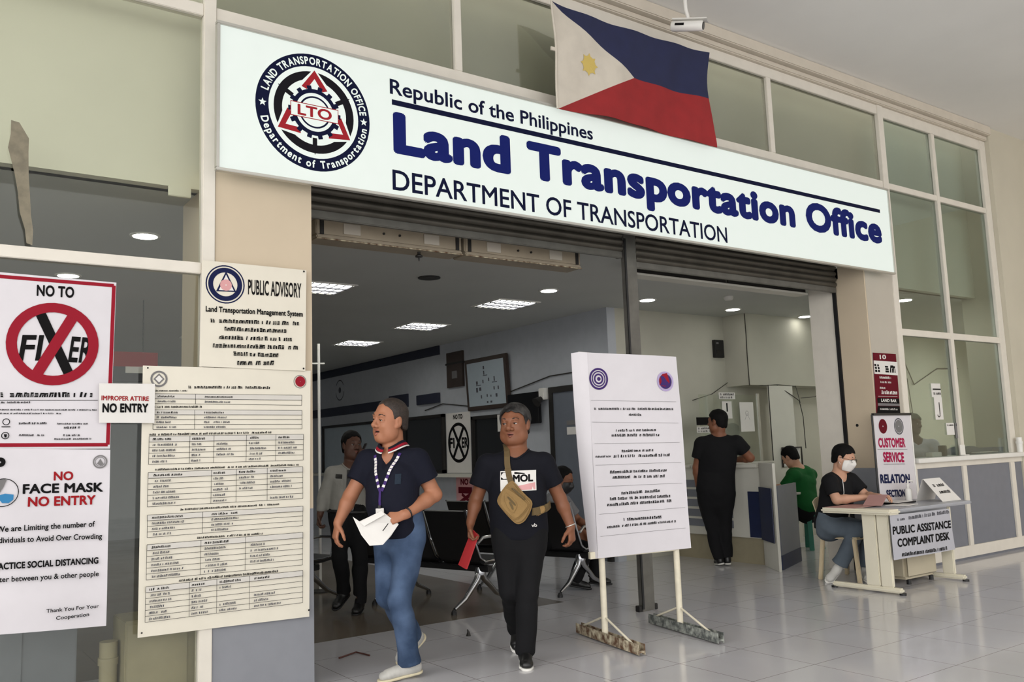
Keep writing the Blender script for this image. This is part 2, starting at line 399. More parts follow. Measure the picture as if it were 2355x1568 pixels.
# measured print layouts, metres
ART = {
'fixer': [('sheet', [(0.394, 2.481), (1.028, 2.471), (1.013, 1.515), (0.435, 1.528)]), ('l', (0.407, 2.457), (1.015, 2.452), 0.02, 'crimson'), ('l', (1.015, 2.452), (1.001, 1.537), 0.02, 'crimson'), ('l', (1.001, 1.537), (0.444, 1.549), 0.02, 'crimson'), ('l', (0.444, 1.549), (0.407, 2.457), 0.02, 'crimson'), ('t', 'NO TO', (0.621, 2.366), (0.808, 2.367), 0.06, 'ink', 0.035), ('t', 'FI', (0.543, 2.005), (0.648, 2.009), 0.137, 'ink', 0.022, 0.12), ('t', 'ER', (0.786, 2.005), (0.902, 2.001), 0.14, 'ink', 0.022, 0.12), ('p', [(0.62, 2.253), (0.667, 2.274), (0.815, 1.944), (0.77, 1.921)], 'ink'), ('p', [(0.613, 1.951), (0.661, 1.921), (0.829, 2.24), (0.782, 2.275)], 'crimson'), ('ring', (0.711, 2.099), 0.177, 0.23, 'crimson'), ('m', (0.451, 1.802), (0.91, 1.805), 0.03, 'ink'), ('l', (0.439, 1.786), (0.943, 1.788), 0.003, 'ink'), ('m', (0.452, 1.769), (0.602, 1.771), 0.01, 'ink'), ('m', (0.454, 1.732), (0.941, 1.729), 0.009, 'ink'), ('m', (0.454, 1.712), (0.759, 1.71), 0.009, 'ink'), ('m', (0.556, 1.657), (0.689, 1.656), 0.012, 'ink'), ('m', (0.74, 1.654), (0.892, 1.652), 0.009, 'ink'), ('m', (0.774, 1.63), (0.858, 1.631), 0.014, 'ink'), ('m', (0.558, 1.594), (0.687, 1.591), 0.011, 'ink'), ('m', (0.772, 1.589), (0.859, 1.588), 0.011, 'ink'), ('m', (0.728, 1.57), (0.912, 1.568), 0.009, 'ink'), ('ring', (0.497, 1.671), 0.014, 0.018, 'ink'), ('ring', (0.495, 1.598), 0.015, 0.019, 'ink'), ('p', [(0.476, 1.647), (0.517, 1.647), (0.517, 1.642), (0.476, 1.642)], 'ink'), ('p', [(0.488, 1.605), (0.503, 1.605), (0.5, 1.588), (0.492, 1.588)], 'ink')],
'mask': [('sheet', [(0.345, 1.537), (1.011, 1.508), (1.011, 0.545), (0.385, 0.58)]), ('t', 'NO', (0.73, 1.352), (0.826, 1.35), 0.046, 'red', 0.035), ('t', 'FACE MASK', (0.583, 1.289), (0.977, 1.279), 0.049, 'ink', 0.035), ('t', 'NO ENTRY', (0.609, 1.22), (0.94, 1.211), 0.049, 'red', 0.035), ('ring', (0.959, 1.443), 0.03, 0.037, 'grey'), ('ring', (0.959, 1.443), 0.023, 0.026, 'grey'), ('p', [(0.943, 1.433), (0.96, 1.46), (0.977, 1.429), (0.96, 1.421)], 'grey'), ('ring', (0.474, 1.458), 0.005, 0.025, 'ink'), ('ring', (0.491, 1.299), 0.07, 0.074, 'ink'), ('p', [(0.44, 1.285), (0.465, 1.365), (0.509, 1.371), (0.493, 1.329), (0.477, 1.299)], 'grey'), ('p', [(0.477, 1.287), (0.501, 1.293), (0.541, 1.286), (0.54, 1.26), (0.52, 1.243), (0.489, 1.245), (0.475, 1.264)], 'blue'), ('t', 'We are Limiting the number of', (0.467, 1.097), (0.94, 1.089), 0.029, 'ink', 0.02), ('t', 'Individuals to Avoid Over Crowding', (0.455, 1.041), (0.978, 1.02), 0.029, 'ink', 0.02), ('t', 'PRACTICE SOCIAL DISTANCING', (0.443, 0.907), (0.962, 0.888), 0.033, 'ink', 0.04), ('t', '1 meter between you & other people', (0.422, 0.844), (0.964, 0.82), 0.027, 'ink', 0.02), ('t', 'Thank You For Your', (0.71, 0.659), (0.967, 0.651), 0.019, 'ink', 0.02), ('t', 'Cooperation', (0.757, 0.616), (0.919, 0.614), 0.019, 'ink', 0.02)],
'entry': [('sheet', [(0.944, 1.882), (1.243, 1.883), (1.243, 1.655), (0.948, 1.66)]), ('t', 'IMPROPER ATTIRE', (0.957, 1.787), (1.21, 1.783), 0.026, 'red', 0.03), ('t', 'NO ENTRY', (0.963, 1.72), (1.207, 1.719), 0.049, 'ink', 0.045)],
'advisory': [('sheet', [(1.513, 2.65), (2.184, 2.648), (2.173, 1.982), (1.501, 1.994)]), ('ring', (1.654, 2.51), 0.113, 0.121, 'navy'), ('ring', (1.654, 2.51), 0.075, 0.105, 'navy'), ('p', [(1.658, 2.594), (1.597, 2.462), (1.721, 2.467)], 'navy'), ('p', [(1.658, 2.572), (1.614, 2.471), (1.707, 2.474)], 'paper'), ('ring', (1.658, 2.506), 0.004, 0.036, 'pink'), ('t', 'PUBLIC ADVISORY', (1.796, 2.46), (2.148, 2.463), 0.093, 'ink', 0.02), ('t', 'Land Transportation Management System', (1.535, 2.333), (2.156, 2.337), 0.034, 'ink', 0.03), ('m', (1.565, 2.266), (2.132, 2.277), 0.026, 'ink'), ('m', (1.65, 2.219), (2.048, 2.224), 0.026, 'ink'), ('m', (1.603, 2.165), (2.085, 2.171), 0.026, 'ink'), ('m', (1.566, 2.112), (2.122, 2.119), 0.027, 'ink'), ('m', (1.706, 2.066), (1.988, 2.065), 0.026, 'ink'), ('m', (1.715, 2.008), (1.97, 2.014), 0.03, 'ink'), ('ring', (2.165, 2.637), 0.001, 0.006, 'ink'), ('ring', (2.159, 1.997), 0.001, 0.006, 'ink')],
'fees': [('sheet', [(1.182, 1.992), (2.214, 1.985), (2.191, 0.434), (1.177, 0.455)]), ('ring', (1.272, 1.915), 0.037, 0.048, 'grey'), ('p', [(1.272, 1.948), (1.303, 1.915), (1.272, 1.882), (1.241, 1.914)], 'grey'), ('p', [(1.272, 1.936), (1.292, 1.915), (1.272, 1.894), (1.252, 1.915)], 'paper'), ('ring', (2.14, 1.913), 0.039, 0.043, 'grey'), ('ring', (2.142, 1.914), 0.002, 0.034, 'crimson'), ('m', (1.44, 1.861), (1.945, 1.863), 0.017, 'ink'), ('m', (1.246, 1.84), (1.439, 1.842), 0.01, 'ink'), ('m', (1.245, 1.744), (1.525, 1.745), 0.013, 'ink'), ('m', (1.223, 1.583), (1.944, 1.584), 0.013, 'ink'), ('m', (1.252, 1.381), (2.122, 1.376), 0.012, 'ink'), ('m', (1.396, 1.143), (1.999, 1.137), 0.012, 'ink'), ('m', (1.5, 0.972), (1.895, 0.965), 0.012, 'ink'), ('m', (1.397, 0.737), (1.994, 0.728), 0.014, 'ink'), ('tab', [(1.246, 1.827), (2.151, 1.825), (2.15, 1.76), (1.247, 1.77)], [0.26], 2), ('tab', [(1.242, 1.733), (2.15, 1.727), (2.15, 1.609), (1.242, 1.619)], [0.26], 4), ('tab', [(1.222, 1.579), (2.159, 1.574), (2.156, 1.41), (1.22, 1.418)], [0.245, 0.395, 0.605, 0.805], 5), ('tab', [(1.219, 1.371), (2.152, 1.368), (2.151, 1.168), (1.216, 1.177)], [0.385, 0.545, 0.75], 6), ('tab', [(1.217, 1.13), (2.15, 1.12), (2.148, 0.999), (1.217, 1.004)], [0.335], 4), ('tab', [(1.217, 0.964), (2.148, 0.958), (2.144, 0.757), (1.215, 0.768)], [0.325, 0.61], 6), ('tab', [(1.213, 0.731), (2.145, 0.723), (2.143, 0.527), (1.212, 0.536)], [0.26, 0.43, 0.64], 6), ('ring', (1.206, 1.977), 0.0, 0.005, 'ink'), ('ring', (1.195, 0.481), 0.001, 0.005, 'ink'), ('ring', (2.183, 0.477), 0.001, 0.006, 'ink')],
'stand': [('sheet', [(-0.072, 2.139), (0.737, 2.116), (0.764, 0.626), (-0.063, 0.614)]), ('m', (-0.035, 1.704), (0.682, 1.691), 0.019, 'ink'), ('m', (0.266, 1.655), (0.388, 1.651), 0.019, 'ink'), ('m', (0.146, 1.537), (0.501, 1.532), 0.019, 'ink'), ('m', (0.107, 1.5), (0.543, 1.492), 0.022, 'ink'), ('m', (0.189, 1.38), (0.458, 1.378), 0.019, 'ink'), ('m', (-0.047, 1.348), (0.085, 1.346), 0.015, 'ink'), ('m', (0.112, 1.342), (0.608, 1.336), 0.022, 'ink'), ('m', (0.073, 1.226), (0.587, 1.22), 0.022, 'ink'), ('m', (0.094, 1.186), (0.564, 1.176), 0.022, 'ink'), ('m', (0.166, 1.065), (0.499, 1.067), 0.022, 'ink'), ('m', (0.062, 1.028), (0.596, 1.021), 0.022, 'ink'), ('m', (0.032, 0.985), (0.623, 0.985), 0.022, 'ink'), ('m', (0.164, 0.87), (0.509, 0.867), 0.022, 'ink'), ('m', (0.023, 0.825), (0.634, 0.83), 0.019, 'ink'), ('l', (-0.061, 1.776), (0.702, 1.757), 0.002, 'grey'), ('l', (-0.058, 1.613), (0.71, 1.59), 0.002, 'grey'), ('l', (-0.049, 1.452), (0.71, 1.439), 0.002, 'grey'), ('l', (-0.05, 1.292), (0.715, 1.286), 0.002, 'grey'), ('l', (-0.044, 1.133), (0.717, 1.125), 0.002, 'grey'), ('l', (-0.037, 0.932), (0.729, 0.937), 0.002, 'grey'), ('l', (-0.037, 0.771), (0.722, 0.781), 0.002, 'grey'), ('ring', (0.017, 1.938), 0.068, 0.083, 'purple'), ('ring', (0.017, 1.938), 0.051, 0.06, 'purple'), ('ring', (0.017, 1.938), 0.028, 0.041, 'purple'), ('ring', (0.019, 1.938), 0.002, 0.015, 'purple'), ('ring', (0.612, 1.918), 0.063, 0.078, 'lilac'), ('ring', (0.612, 1.918), 0.001, 0.059, 'purple'), ('p', [(0.555, 1.935), (0.589, 1.976), (0.633, 1.985), (0.653, 1.91), (0.606, 1.877), (0.555, 1.889)], 'crimson')],
'desksign': [('sheet', [(7.466, 0.714), (8.481, 0.706), (8.533, 0.311), (7.47, 0.313)]), ('m', (7.573, 0.657), (7.69, 0.656), 0.023, 'greyink'), ('m', (7.753, 0.655), (8.481, 0.662), 0.034, 'greyink'), ('t', 'PUBLIC ASSISTANCE', (7.489, 0.541), (8.487, 0.524), 0.07, 'ink', 0.03), ('t', 'COMPLAINT DESK', (7.547, 0.425), (8.443, 0.416), 0.071, 'ink', 0.03), ('m', (7.597, 0.334), (8.365, 0.323), 0.034, 'ink')],
'rollup': [('sheet', [(8.395, 1.642), (9.083, 1.638), (9.035, 0.772), (8.364, 0.805)]), ('ring', (8.553, 1.536), 0.008, 0.077, 'maroon'), ('ring', (8.852, 1.532), 0.076, 0.089, 'greyink'), ('ring', (8.852, 1.532), 0.007, 0.07, 'grey'), ('t', 'CUSTOMER', (8.442, 1.321), (8.945, 1.31), 0.095, 'magenta', 0.045), ('l', (8.417, 1.299), (8.976, 1.283), 0.004, 'ink'), ('t', 'SERVICE', (8.508, 1.169), (8.896, 1.153), 0.099, 'magenta', 0.045), ('l', (8.504, 1.141), (8.904, 1.129), 0.004, 'ink'), ('t', 'RELATION', (8.419, 0.952), (8.971, 0.931), 0.088, 'navy', 0.045), ('t', 'SECTION', (8.508, 0.803), (8.86, 0.789), 0.072, 'navy', 0.045)],
'redposter': [('sheet', [(8.638, 2.334), (9.076, 2.333), (9.06, 1.66), (8.607, 1.675)]), ('p', [(8.634, 2.249), (9.088, 2.244), (9.081, 2.095), (8.628, 2.104)], 'paper'), ('m', (8.646, 2.123), (9.036, 2.122), 0.099, 'ink'), ('t', '10', (8.753, 2.267), (8.875, 2.271), 0.047, 'paper', 0.03), ('m', (8.715, 2.055), (8.944, 2.052), 0.026, 'paper'), ('m', (8.713, 2.007), (8.936, 2.004), 0.021, 'paper'), ('m', (8.704, 1.943), (8.814, 1.941), 0.022, 'paper'), ('m', (8.727, 1.886), (9.014, 1.883), 0.04, 'paper'), ('l', (8.66, 1.862), (9.027, 1.859), 0.004, 'paper'), ('p', [(8.642, 1.844), (9.056, 1.837), (9.057, 1.782), (8.64, 1.79)], 'ink'), ('t', 'LAND BAR', (8.708, 1.803), (9.0, 1.797), 0.032, 'paper', 0.03), ('p', [(8.64, 1.787), (9.057, 1.782), (9.056, 1.755), (8.639, 1.76)], 'grey'), ('p', [(8.638, 1.755), (9.055, 1.751), (9.054, 1.663), (8.607, 1.675)], 'ink'), ('m', (8.669, 1.714), (9.019, 1.709), 0.021, 'paper')],
'tent': [('sheet', [(8.823, 0.973), (9.245, 0.976), (9.38, 0.739), (8.98, 0.738)]), ('m', (8.908, 0.893), (9.21, 0.896), 0.038, 'ink'), ('m', (8.966, 0.818), (9.233, 0.818), 0.038, 'ink')],
}

# ------------------------------------------------------------------ the setting
YF = 5.40                                   # front plane of the shop front
struct(MB().box((-14,-14,-0.1),(30,6.6,0)), 'floor', 'tile', 'polished pale tile floor of the arcade and doorway')
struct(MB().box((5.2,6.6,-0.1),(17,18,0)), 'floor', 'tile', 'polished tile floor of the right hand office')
struct(MB().box((-5,6.6,-0.1),(5.2,18,0)), 'floor', 'tile_brown', 'darker brown tile floor of the waiting hall')
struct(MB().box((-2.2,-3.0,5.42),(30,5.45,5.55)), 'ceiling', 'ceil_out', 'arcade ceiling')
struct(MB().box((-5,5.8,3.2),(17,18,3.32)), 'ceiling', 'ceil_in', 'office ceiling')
struct(MB().box((-5,5.72,3.2),(2.235,5.86,5.5)).box((2.235,5.72,3.6),(8.6,5.86,5.5)).box((8.6,5.72,3.2),(17,5.86,5.5)), 'wall_upper', 'bulk', 'drywall bulkhead behind the upper glass')
struct(MB().box((-5.2,5.3,0),(-5,18,3.3)), 'wall_left', 'partition')
struct(MB().box((-5,18,0),(7.5,18.2,3.3)), 'wall_back', 'partition', 'far wall of the waiting hall')
struct(MB().box((7.42,8.3,0),(7.56,18,3.2)), 'wall_partition', 'partition', 'long pale partition wall of the waiting hall')
struct(MB().box((7.56,8.3,0),(17,8.45,3.2)), 'wall_back', 'innerwall', 'back wall of the right hand office')
struct(MB().box((16.8,5.9,0),(17,8.3,3.2)), 'wall_right', 'offwhite')
struct(MB().box((9.62,7.9,2.2),(13,8.3,3.2)), 'wall_bulkhead', 'innerwall', 'boxed bulkhead on the back wall')
# pillars
def pillar(x0, x1, y0, y1, name, m, ztop=3.32, base=1.10):
    struct(MB().box((x0,y0,base),(x1,y1,ztop)), name, m, 'beige painted pillar')
    struct(MB().box((x0,y0,0),(x1,y1,base)), 'baseboard_'+name.split('_')[1], 'greybase', 'grey painted foot of the beige pillar')
pillar(1.60, 2.235, YF, 6.15, 'wall_left', 'beige')
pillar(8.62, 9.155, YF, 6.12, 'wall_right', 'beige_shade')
struct(MB().box((8.60,YF+0.002,1.1),(8.62,5.755,3.32)), 'trim_1', 'beige', 'beige return face of the right pillar')
struct(MB().box((8.60,YF+0.002,0),(8.62,5.755,1.1)), 'trim_2', 'greybase', 'grey foot of the right pillar return')
struct(MB().box((8.60,5.80,0),(8.62,6.12,3.32)), 'trim_3', 'frame', 'white reveal inside the right pillar')
struct(MB().box((2.235,5.5,3.36),(8.6,5.70,4.26)).box((2.24,5.775,3.205),(8.6,5.798,3.62)), 'wall_lintel', 'dark', 'dark lintel behind the lit sign')
struct(MB().box((11.62,5.34,0),(30,5.9,5.42)), 'wall_right', 'column', 'wide beige column at the right end')
struct(MB().box((15.5,-3.0,0),(15.8,5.34,5.42)), 'wall_right', 'beige', 'added unseen wall that blocks sky light from the right')  # wall added out of view to keep sky light off the right end
# cornice
struct(MB().box((-5,5.30,5.30),(11.62,5.44,5.42)).box((-5,5.36,5.24),(11.62,5.44,5.30)), 'trim_4', 'cornice', 'stepped plaster cornice under the ceiling', 0.01)
# ---- glazing: left bay
def window(name, label, bars, panes, gm):
    mb = MB()
    for lo, hi in bars: mb.box(lo, hi)
    w = struct(mb, name, 'frame', label, 0.004)
    for (x0, z0, x1, z1) in panes:
        g = MB().box((x0, YF+0.030, z0), (x1, YF+0.038, z1)).build('pane', gm, w)
    return w
V = lambda x0, x1, z0, z1, dy=0.0: ((x0, YF-dy, z0), (x1, YF+0.07, z1))
window('window_1', 'tall left glazed bay in cream frame', [V(1.518,1.596,0,5.16,.012), V(-3,1.518,2.572,2.642), V(-3,1.518,4.255,4.335), V(-0.62,-0.55,0,5.16,.008), V(-3,1.518,0,.09), V(-3,1.518,5.12,5.24)],
       [(-3,.09,-.62,2.572),(-.55,.09,1.518,2.572),(-3,2.642,-.62,4.255),(-.55,2.642,1.518,4.255),(-3,4.335,-.62,5.12),(-.55,4.335,1.518,5.12)], 'glassL')
window('window_2', 'strip of upper glass above the lit sign', [V(1.596,9.14,4.245,4.33), V(1.596,9.14,5.13,5.24), V(3.41,3.475,4.33,5.13), V(5.28,5.345,4.33,5.13), V(7.165,7.235,4.33,5.13)],
       [(1.596,4.33,3.41,5.13),(3.475,4.33,5.28,5.13),(5.345,4.33,7.165,5.13),(7.235,4.33,9.14,5.13)], 'glassU')
window('window_3', 'right glazed office bay in white frame', [V(9.14,9.245,1.17,5.24,.012), V(9.245,11.5,5.11,5.24), V(9.245,11.5,4.255,4.325), V(9.245,11.5,2.555,2.63), V(10.285,10.355,1.17,5.11,.006), V(11.48,11.62,1.17,5.24,.006)],
       [(9.245,4.325,10.285,5.11),(10.355,4.325,11.48,5.11),(9.245,2.63,10.285,4.255),(10.355,2.63,11.48,4.255),(9.245,1.17,10.285,2.555),(10.355,1.17,11.48,2.555)], 'glassR')
# counter under the right bay
ct = thing('service_counter', 'grey panelled service counter under the right office glass', 'counter', (10.4,5.34,0))
def at0(mb, o): 
    mb.v = [(x-o.location.x, y-o.location.y, z-o.location.z) for x, y, z in mb.v]; return mb
def part(mb, name, m, parent, bevel=0.0, smooth=False, label=None):
    o = at0(mb, parent).build(name, m, parent, bevel, smooth)
    if label: o['label'] = label
    return o
part(MB().box((9.16,5.28,1.125),(11.75,5.62,1.175)), 'worktop', 'white', ct, .006)
part(MB().box((9.16,5.36,0),(11.62,5.60,1.125)), 'body', 'greypanel', ct)
part(MB().box((9.16,5.335,0.03),(11.66,5.36,.155)).box((9.16,5.345,1.06),(11.66,5.36,1.125)).box((10.165,5.335,.155),(10.25,5.36,1.06)).box((11.30,5.335,.155),(11.40,5.36,1.06)).box((9.16,5.335,.155),(9.2,5.36,1.06)), 'front_frame', 'frame', ct, .003)

# ---- roller shutters, post, air curtains
def shutter(x0, x1, zb, label, nslat=6):
    t = thing('roller_shutter', label, 'roller shutter', ((x0+x1)/2, 5.76, zb), group=None)
    mb = MB(); prof = []
    for k in range(nslat):
        for i in range(7):
            a = i/6; prof.append((5.745-0.022*math.sin(math.pi*a), zb+0.055+k*0.062+a*0.062))
    vs = []; fs = []
    for x in (x0, x1):
        for (y, z) in prof: vs.append((x,y,z))
        for (y, z) in reversed(prof): vs.append((x,y+0.012,z))
    n = 2*len(prof)
    for i in range(n): fs.append((i, (i+1) % n, n+(i+1) % n, n+i))
    fs += [tuple(range(n))[::-1], tuple(range(n, 2*n))]
    mb.add(vs, fs); part(mb, 'slat_curtain', 'shutter', t, smooth=True)
    part(MB().box((x0,5.735,zb-0.005),(x1,5.775,zb+0.055)), 'bottom_bar', 'postm', t, .006)
    part(MB().box((x0,5.76,zb),(x0+.03,5.80,3.4)), 'guide', 'dark', t); part(MB().box((x1-.03,5.76,zb),(x1,5.80,3.4)), 'guide', 'dark', t)
    return t
shutter(2.24, 5.36, 3.125, 'raised dark roller shutter over the wide left doorway')
sr = shutter(5.52, 8.58, 3.05, 'raised dark roller shutter over the right doorway by the pillar', 7)
part(MB().box((8.585,5.757,0),(8.612,5.80,3.3)), 'guide_rail', 'black', sr)
po = thing('shutter_post', 'grey steel post standing between the two doorways', 'post', (5.44,5.74,0))
part(MB().box((5.365,5.715,0),(5.51,5.77,3.55)), 'post_body', 'postm', po, .004)
part(MB().box((5.325,5.72,0.0),(5.365,5.77,0.05)).box((5.51,5.72,0.0),(5.55,5.77,0.05)), 'floor_bolt', 'dark', po, .004)
part(MB().box((5.362,5.710,0.02),(5.382,5.72,3.3)), 'slot', 'black', po)
def air_curtain(x0, x1, label):
    t = thing('air_curtain', label, 'air curtain', ((x0+x1)/2, 6.12, 3.05), group=None)
    part(MB().box((x0,6.0,3.075),(x1,6.2,3.2)).box((x0,5.99,3.045),(x1,6.2,3.075)), 'casing', 'aircurtain', t, .008)
    for xa in (x0+.22, x1-.36): part(MB().box((xa,5.993,3.10),(xa+.14,6.003,3.18)), 'grille', 'beige_shade', t)
    for xa in (x0+.03, x1-.06): part(MB().box((xa,5.992,3.08),(xa+.03,6.004,3.19)), 'end_slot', 'dark', t)
    for xa in ((x0+x1)/2-.08, (x0+x1)/2+.06): part(MB().tube([(xa,5.99,3.14),(xa,6.004,3.14)], .010), 'screw', 'dark', t)
    part(MB().box((x0,5.985,3.040),(x1,5.998,3.05)), 'lip', 'rust', t)
air_curtain(2.52, 3.80, 'aged cream air curtain over the doorway, the one by the pillar')
air_curtain(3.83, 5.08, 'aged cream air curtain over the doorway, the one nearer the post')
t = thing('air_curtain', 'grey slotted air curtain under the right shutter', 'air curtain', (7.1,6.1,3.05))
part(MB().box((5.74,6.02,3.075),(8.42,6.16,3.19)), 'casing', 'postm', t, .006)
part(MB().box((5.80,6.005,3.085),(7.05,6.025,3.165)).box((7.09,6.005,3.085),(8.38,6.025,3.165)), 'slot_panel', 'dark', t)
part(MB().box((5.74,6.0,3.055),(8.42,6.16,3.075)), 'lip', 'offwhite', t)
# small dangling fixing under the left air curtain
props(MB().lathe((3.42,6.05,2.965),[(.004,0),(.008,.03),(.03,.034),(.03,.045),(.012,.06),(.012,.075)],14).build('sprinkler_head','dark',None,smooth=True), 'small dark sprinkler head hanging under the cream air curtains', 'sprinkler')

# ---- lit sign
sg = thing('office_sign', 'long backlit white office sign over the doorways', 'sign', (5.25,5.25,3.2))
X0, X1, Z0, Z1 = 1.575, 8.945, 3.215, 4.145
part(MB().box((X0,5.25,Z0),(X1,5.272,Z1)), 'face', 'signwhite', sg)
part(MB().box((X0+.10,5.28,Z0+.07),(X1-.06,5.395,Z1-.02)), 'back_box', 'dark', sg)
part(MB().box((X0-.02,5.235,Z0-.02),(X1+.02,5.28,Z0)).box((X0-.02,5.235,Z1),(X1+.02,5.28,Z1+.022)).box((X0-.02,5.235,Z0),(X0,5.28,Z1)).box((X1,5.235,Z0),(X1+.012,5.28,Z1)), 'frame', 'alu', sg, .003)
def lettering(txt, p, q, h, col, bold, name='lettering'):
    A = Art(Fr((0,5.25,0)), 0.002); A.text(txt, p, q, h, col, bold)
    for _, mb in A.words: part(mb, name, col, sg)
lettering('Republic of the Philippines', (2.762,3.948), (4.635,3.948), .108, 'signnavy', .018)
lettering('Land Transportation Office', (2.782,3.535), (8.765,3.535), .285, 'signblue', .050)
lettering('DEPARTMENT OF TRANSPORTATION', (2.770,3.252), (6.222,3.252), .143, 'signnavy', .012)
part(MB().box((2.777,5.246,3.868),(8.77,5.2495,3.906)), 'rule', 'signnavy', sg)
def circle_text(A, txt, c, r, h, a0, a1, col, bold, inward=False):
    "characters set along an arc from angle a0 to a1"
    ws = []
    for ch in txt:
        v, _ = text_mesh(ch, bold) if ch != ' ' else (np.zeros((1,3)), None)
        ws.append((v[:,0].max()-v[:,0].min() if ch != ' ' else 0.3)+0.13)
    tot = sum(ws); acc = 0; ch0 = cap_height(bold)
    for ch, w in zip(txt, ws):
        am = a0+(a1-a0)*(acc+w/2)/tot; acc += w
        if ch == ' ': continue
        v, f = text_mesh(ch, bold); cx = (v[:,0].max()+v[:,0].min())/2
        s = abs(a1-a0)*r/tot; sy = h/ch0; P = []
        for x, y, zz in v:
            lx = (x-cx)*s; ly = y*sy
            rr = (r-h/2+ly) if not inward else (r+h/2-ly)
            ang = am+(-lx/r if not inward else lx/r)
            P.append(A.fr(c[0]+rr*math.cos(ang), c[1]+rr*math.sin(ang), A.n+zz+.00055))
        A.mb(col).add(P, f)
def star(c, r, rot=math.pi/2):
    return [(c[0]+(r if k % 2 == 0 else r*.42)*math.cos(rot+k*math.pi/5), c[1]+(r if k % 2 == 0 else r*.42)*math.sin(rot+k*math.pi/5)) for k in range(10)]
def seal(fr, c, R, parent, off, cols=('signnavy','signblack','signred','signwhite','signnavy'), full=True):
    nv, bk, rd, wh, gear = cols; A = Art(fr, off)
    P = lambda r, a: (c[0]+r*R*math.cos(math.radians(a)), c[1]+r*R*math.sin(math.radians(a)))
    A.ring(c, 0, R, nv, n=64); A.ring(c, 0, .785*R, wh, n=64)
    A.up(); A.ring(c, .56*R, .70*R, bk, n=64)
    for a in (90, 210, 330):
        A.poly([P(.88*.87, a), P(.50, a+52), P(.50, a-52)], wh)
    for a in (-90, 150, 30):
        A.poly([P(.57,a-4),P(.57,a+4),P(.44,a+5),P(.44,a-5)], bk); A.poly([P(.72,a-.6),P(.72,a+.6),P(.62,a+.8),P(.62,a-.8)], bk)
    for a in (90, 210, 330):
        ap = P(.73, a); 
        for sgn in (1, -1):
            b = P(.47, a+sgn*29); d = P(.40, a+sgn*20); d2 = P(.58, a)
            A.poly([ap, b, d, d2], rd)
    A.ring(c, 0, .40*R, gear, n=48)
    for k in range(14):
        a = k*360/14; A.poly([P(.38,a-6),P(.38,a+6),P(.46,a+5),P(.46,a-5)], gear)
    A.ring(c, 0, .33*R, wh); A.ring(c, .245*R, .275*R, gear)
    A.up()
    bx, bz = .42*R, .125*R
    A.rect(c[0]-bx, c[1]-bz, c[0]+bx, c[1]+bz, rd); A.rect(c[0]-bx+.012*R, c[1]-bz+.014*R, c[0]+bx-.012*R, c[1]+bz-.014*R, wh)
    if full:
        A.text('LTO', (c[0]-.30*R, c[1]-.085*R), (c[0]+.30*R, c[1]-.085*R), .175*R, rd, .03)
        A.up()
        circle_text(A, 'LAND TRANSPORTATION OFFICE', c, .885*R, .125*R, math.radians(166), math.radians(7), wh, .03)
        circle_text(A, 'Department of Transportation', c, .885*R, .125*R, math.radians(194), math.radians(353), wh, .03, True)
        for a in (180, 0): A.poly(star(P(.885, a), .07*R), wh)
    nm = {nv:'ring', bk:'wheel_rim', rd:'banner', wh:'field'}
    for col, mb in list(A.c.items())+A.words:
        o = mb.build(nm.get(col, 'gear'), col, None); o.location = -Vector(parent_loc(parent)); o.parent = parent
def parent_loc(p):
    v = Vector((0,0,0))
    while p is not None: v = v+p.location; p = p.parent
    return v
em = MB().lathe((0,0,0),[(.402,0),(.402,.002)],64).build('emblem','signwhite',None)
em.rotation_euler = (0,0,0); em.data.transform(Matrix.Rotation(math.pi/2,4,'X')); em.location = (2.2-5.25,-0.0005,3.692-3.2); em.parent = sg
seal(Fr((0,5.247,0)), (2.2,3.692), .40, em, 0.001)

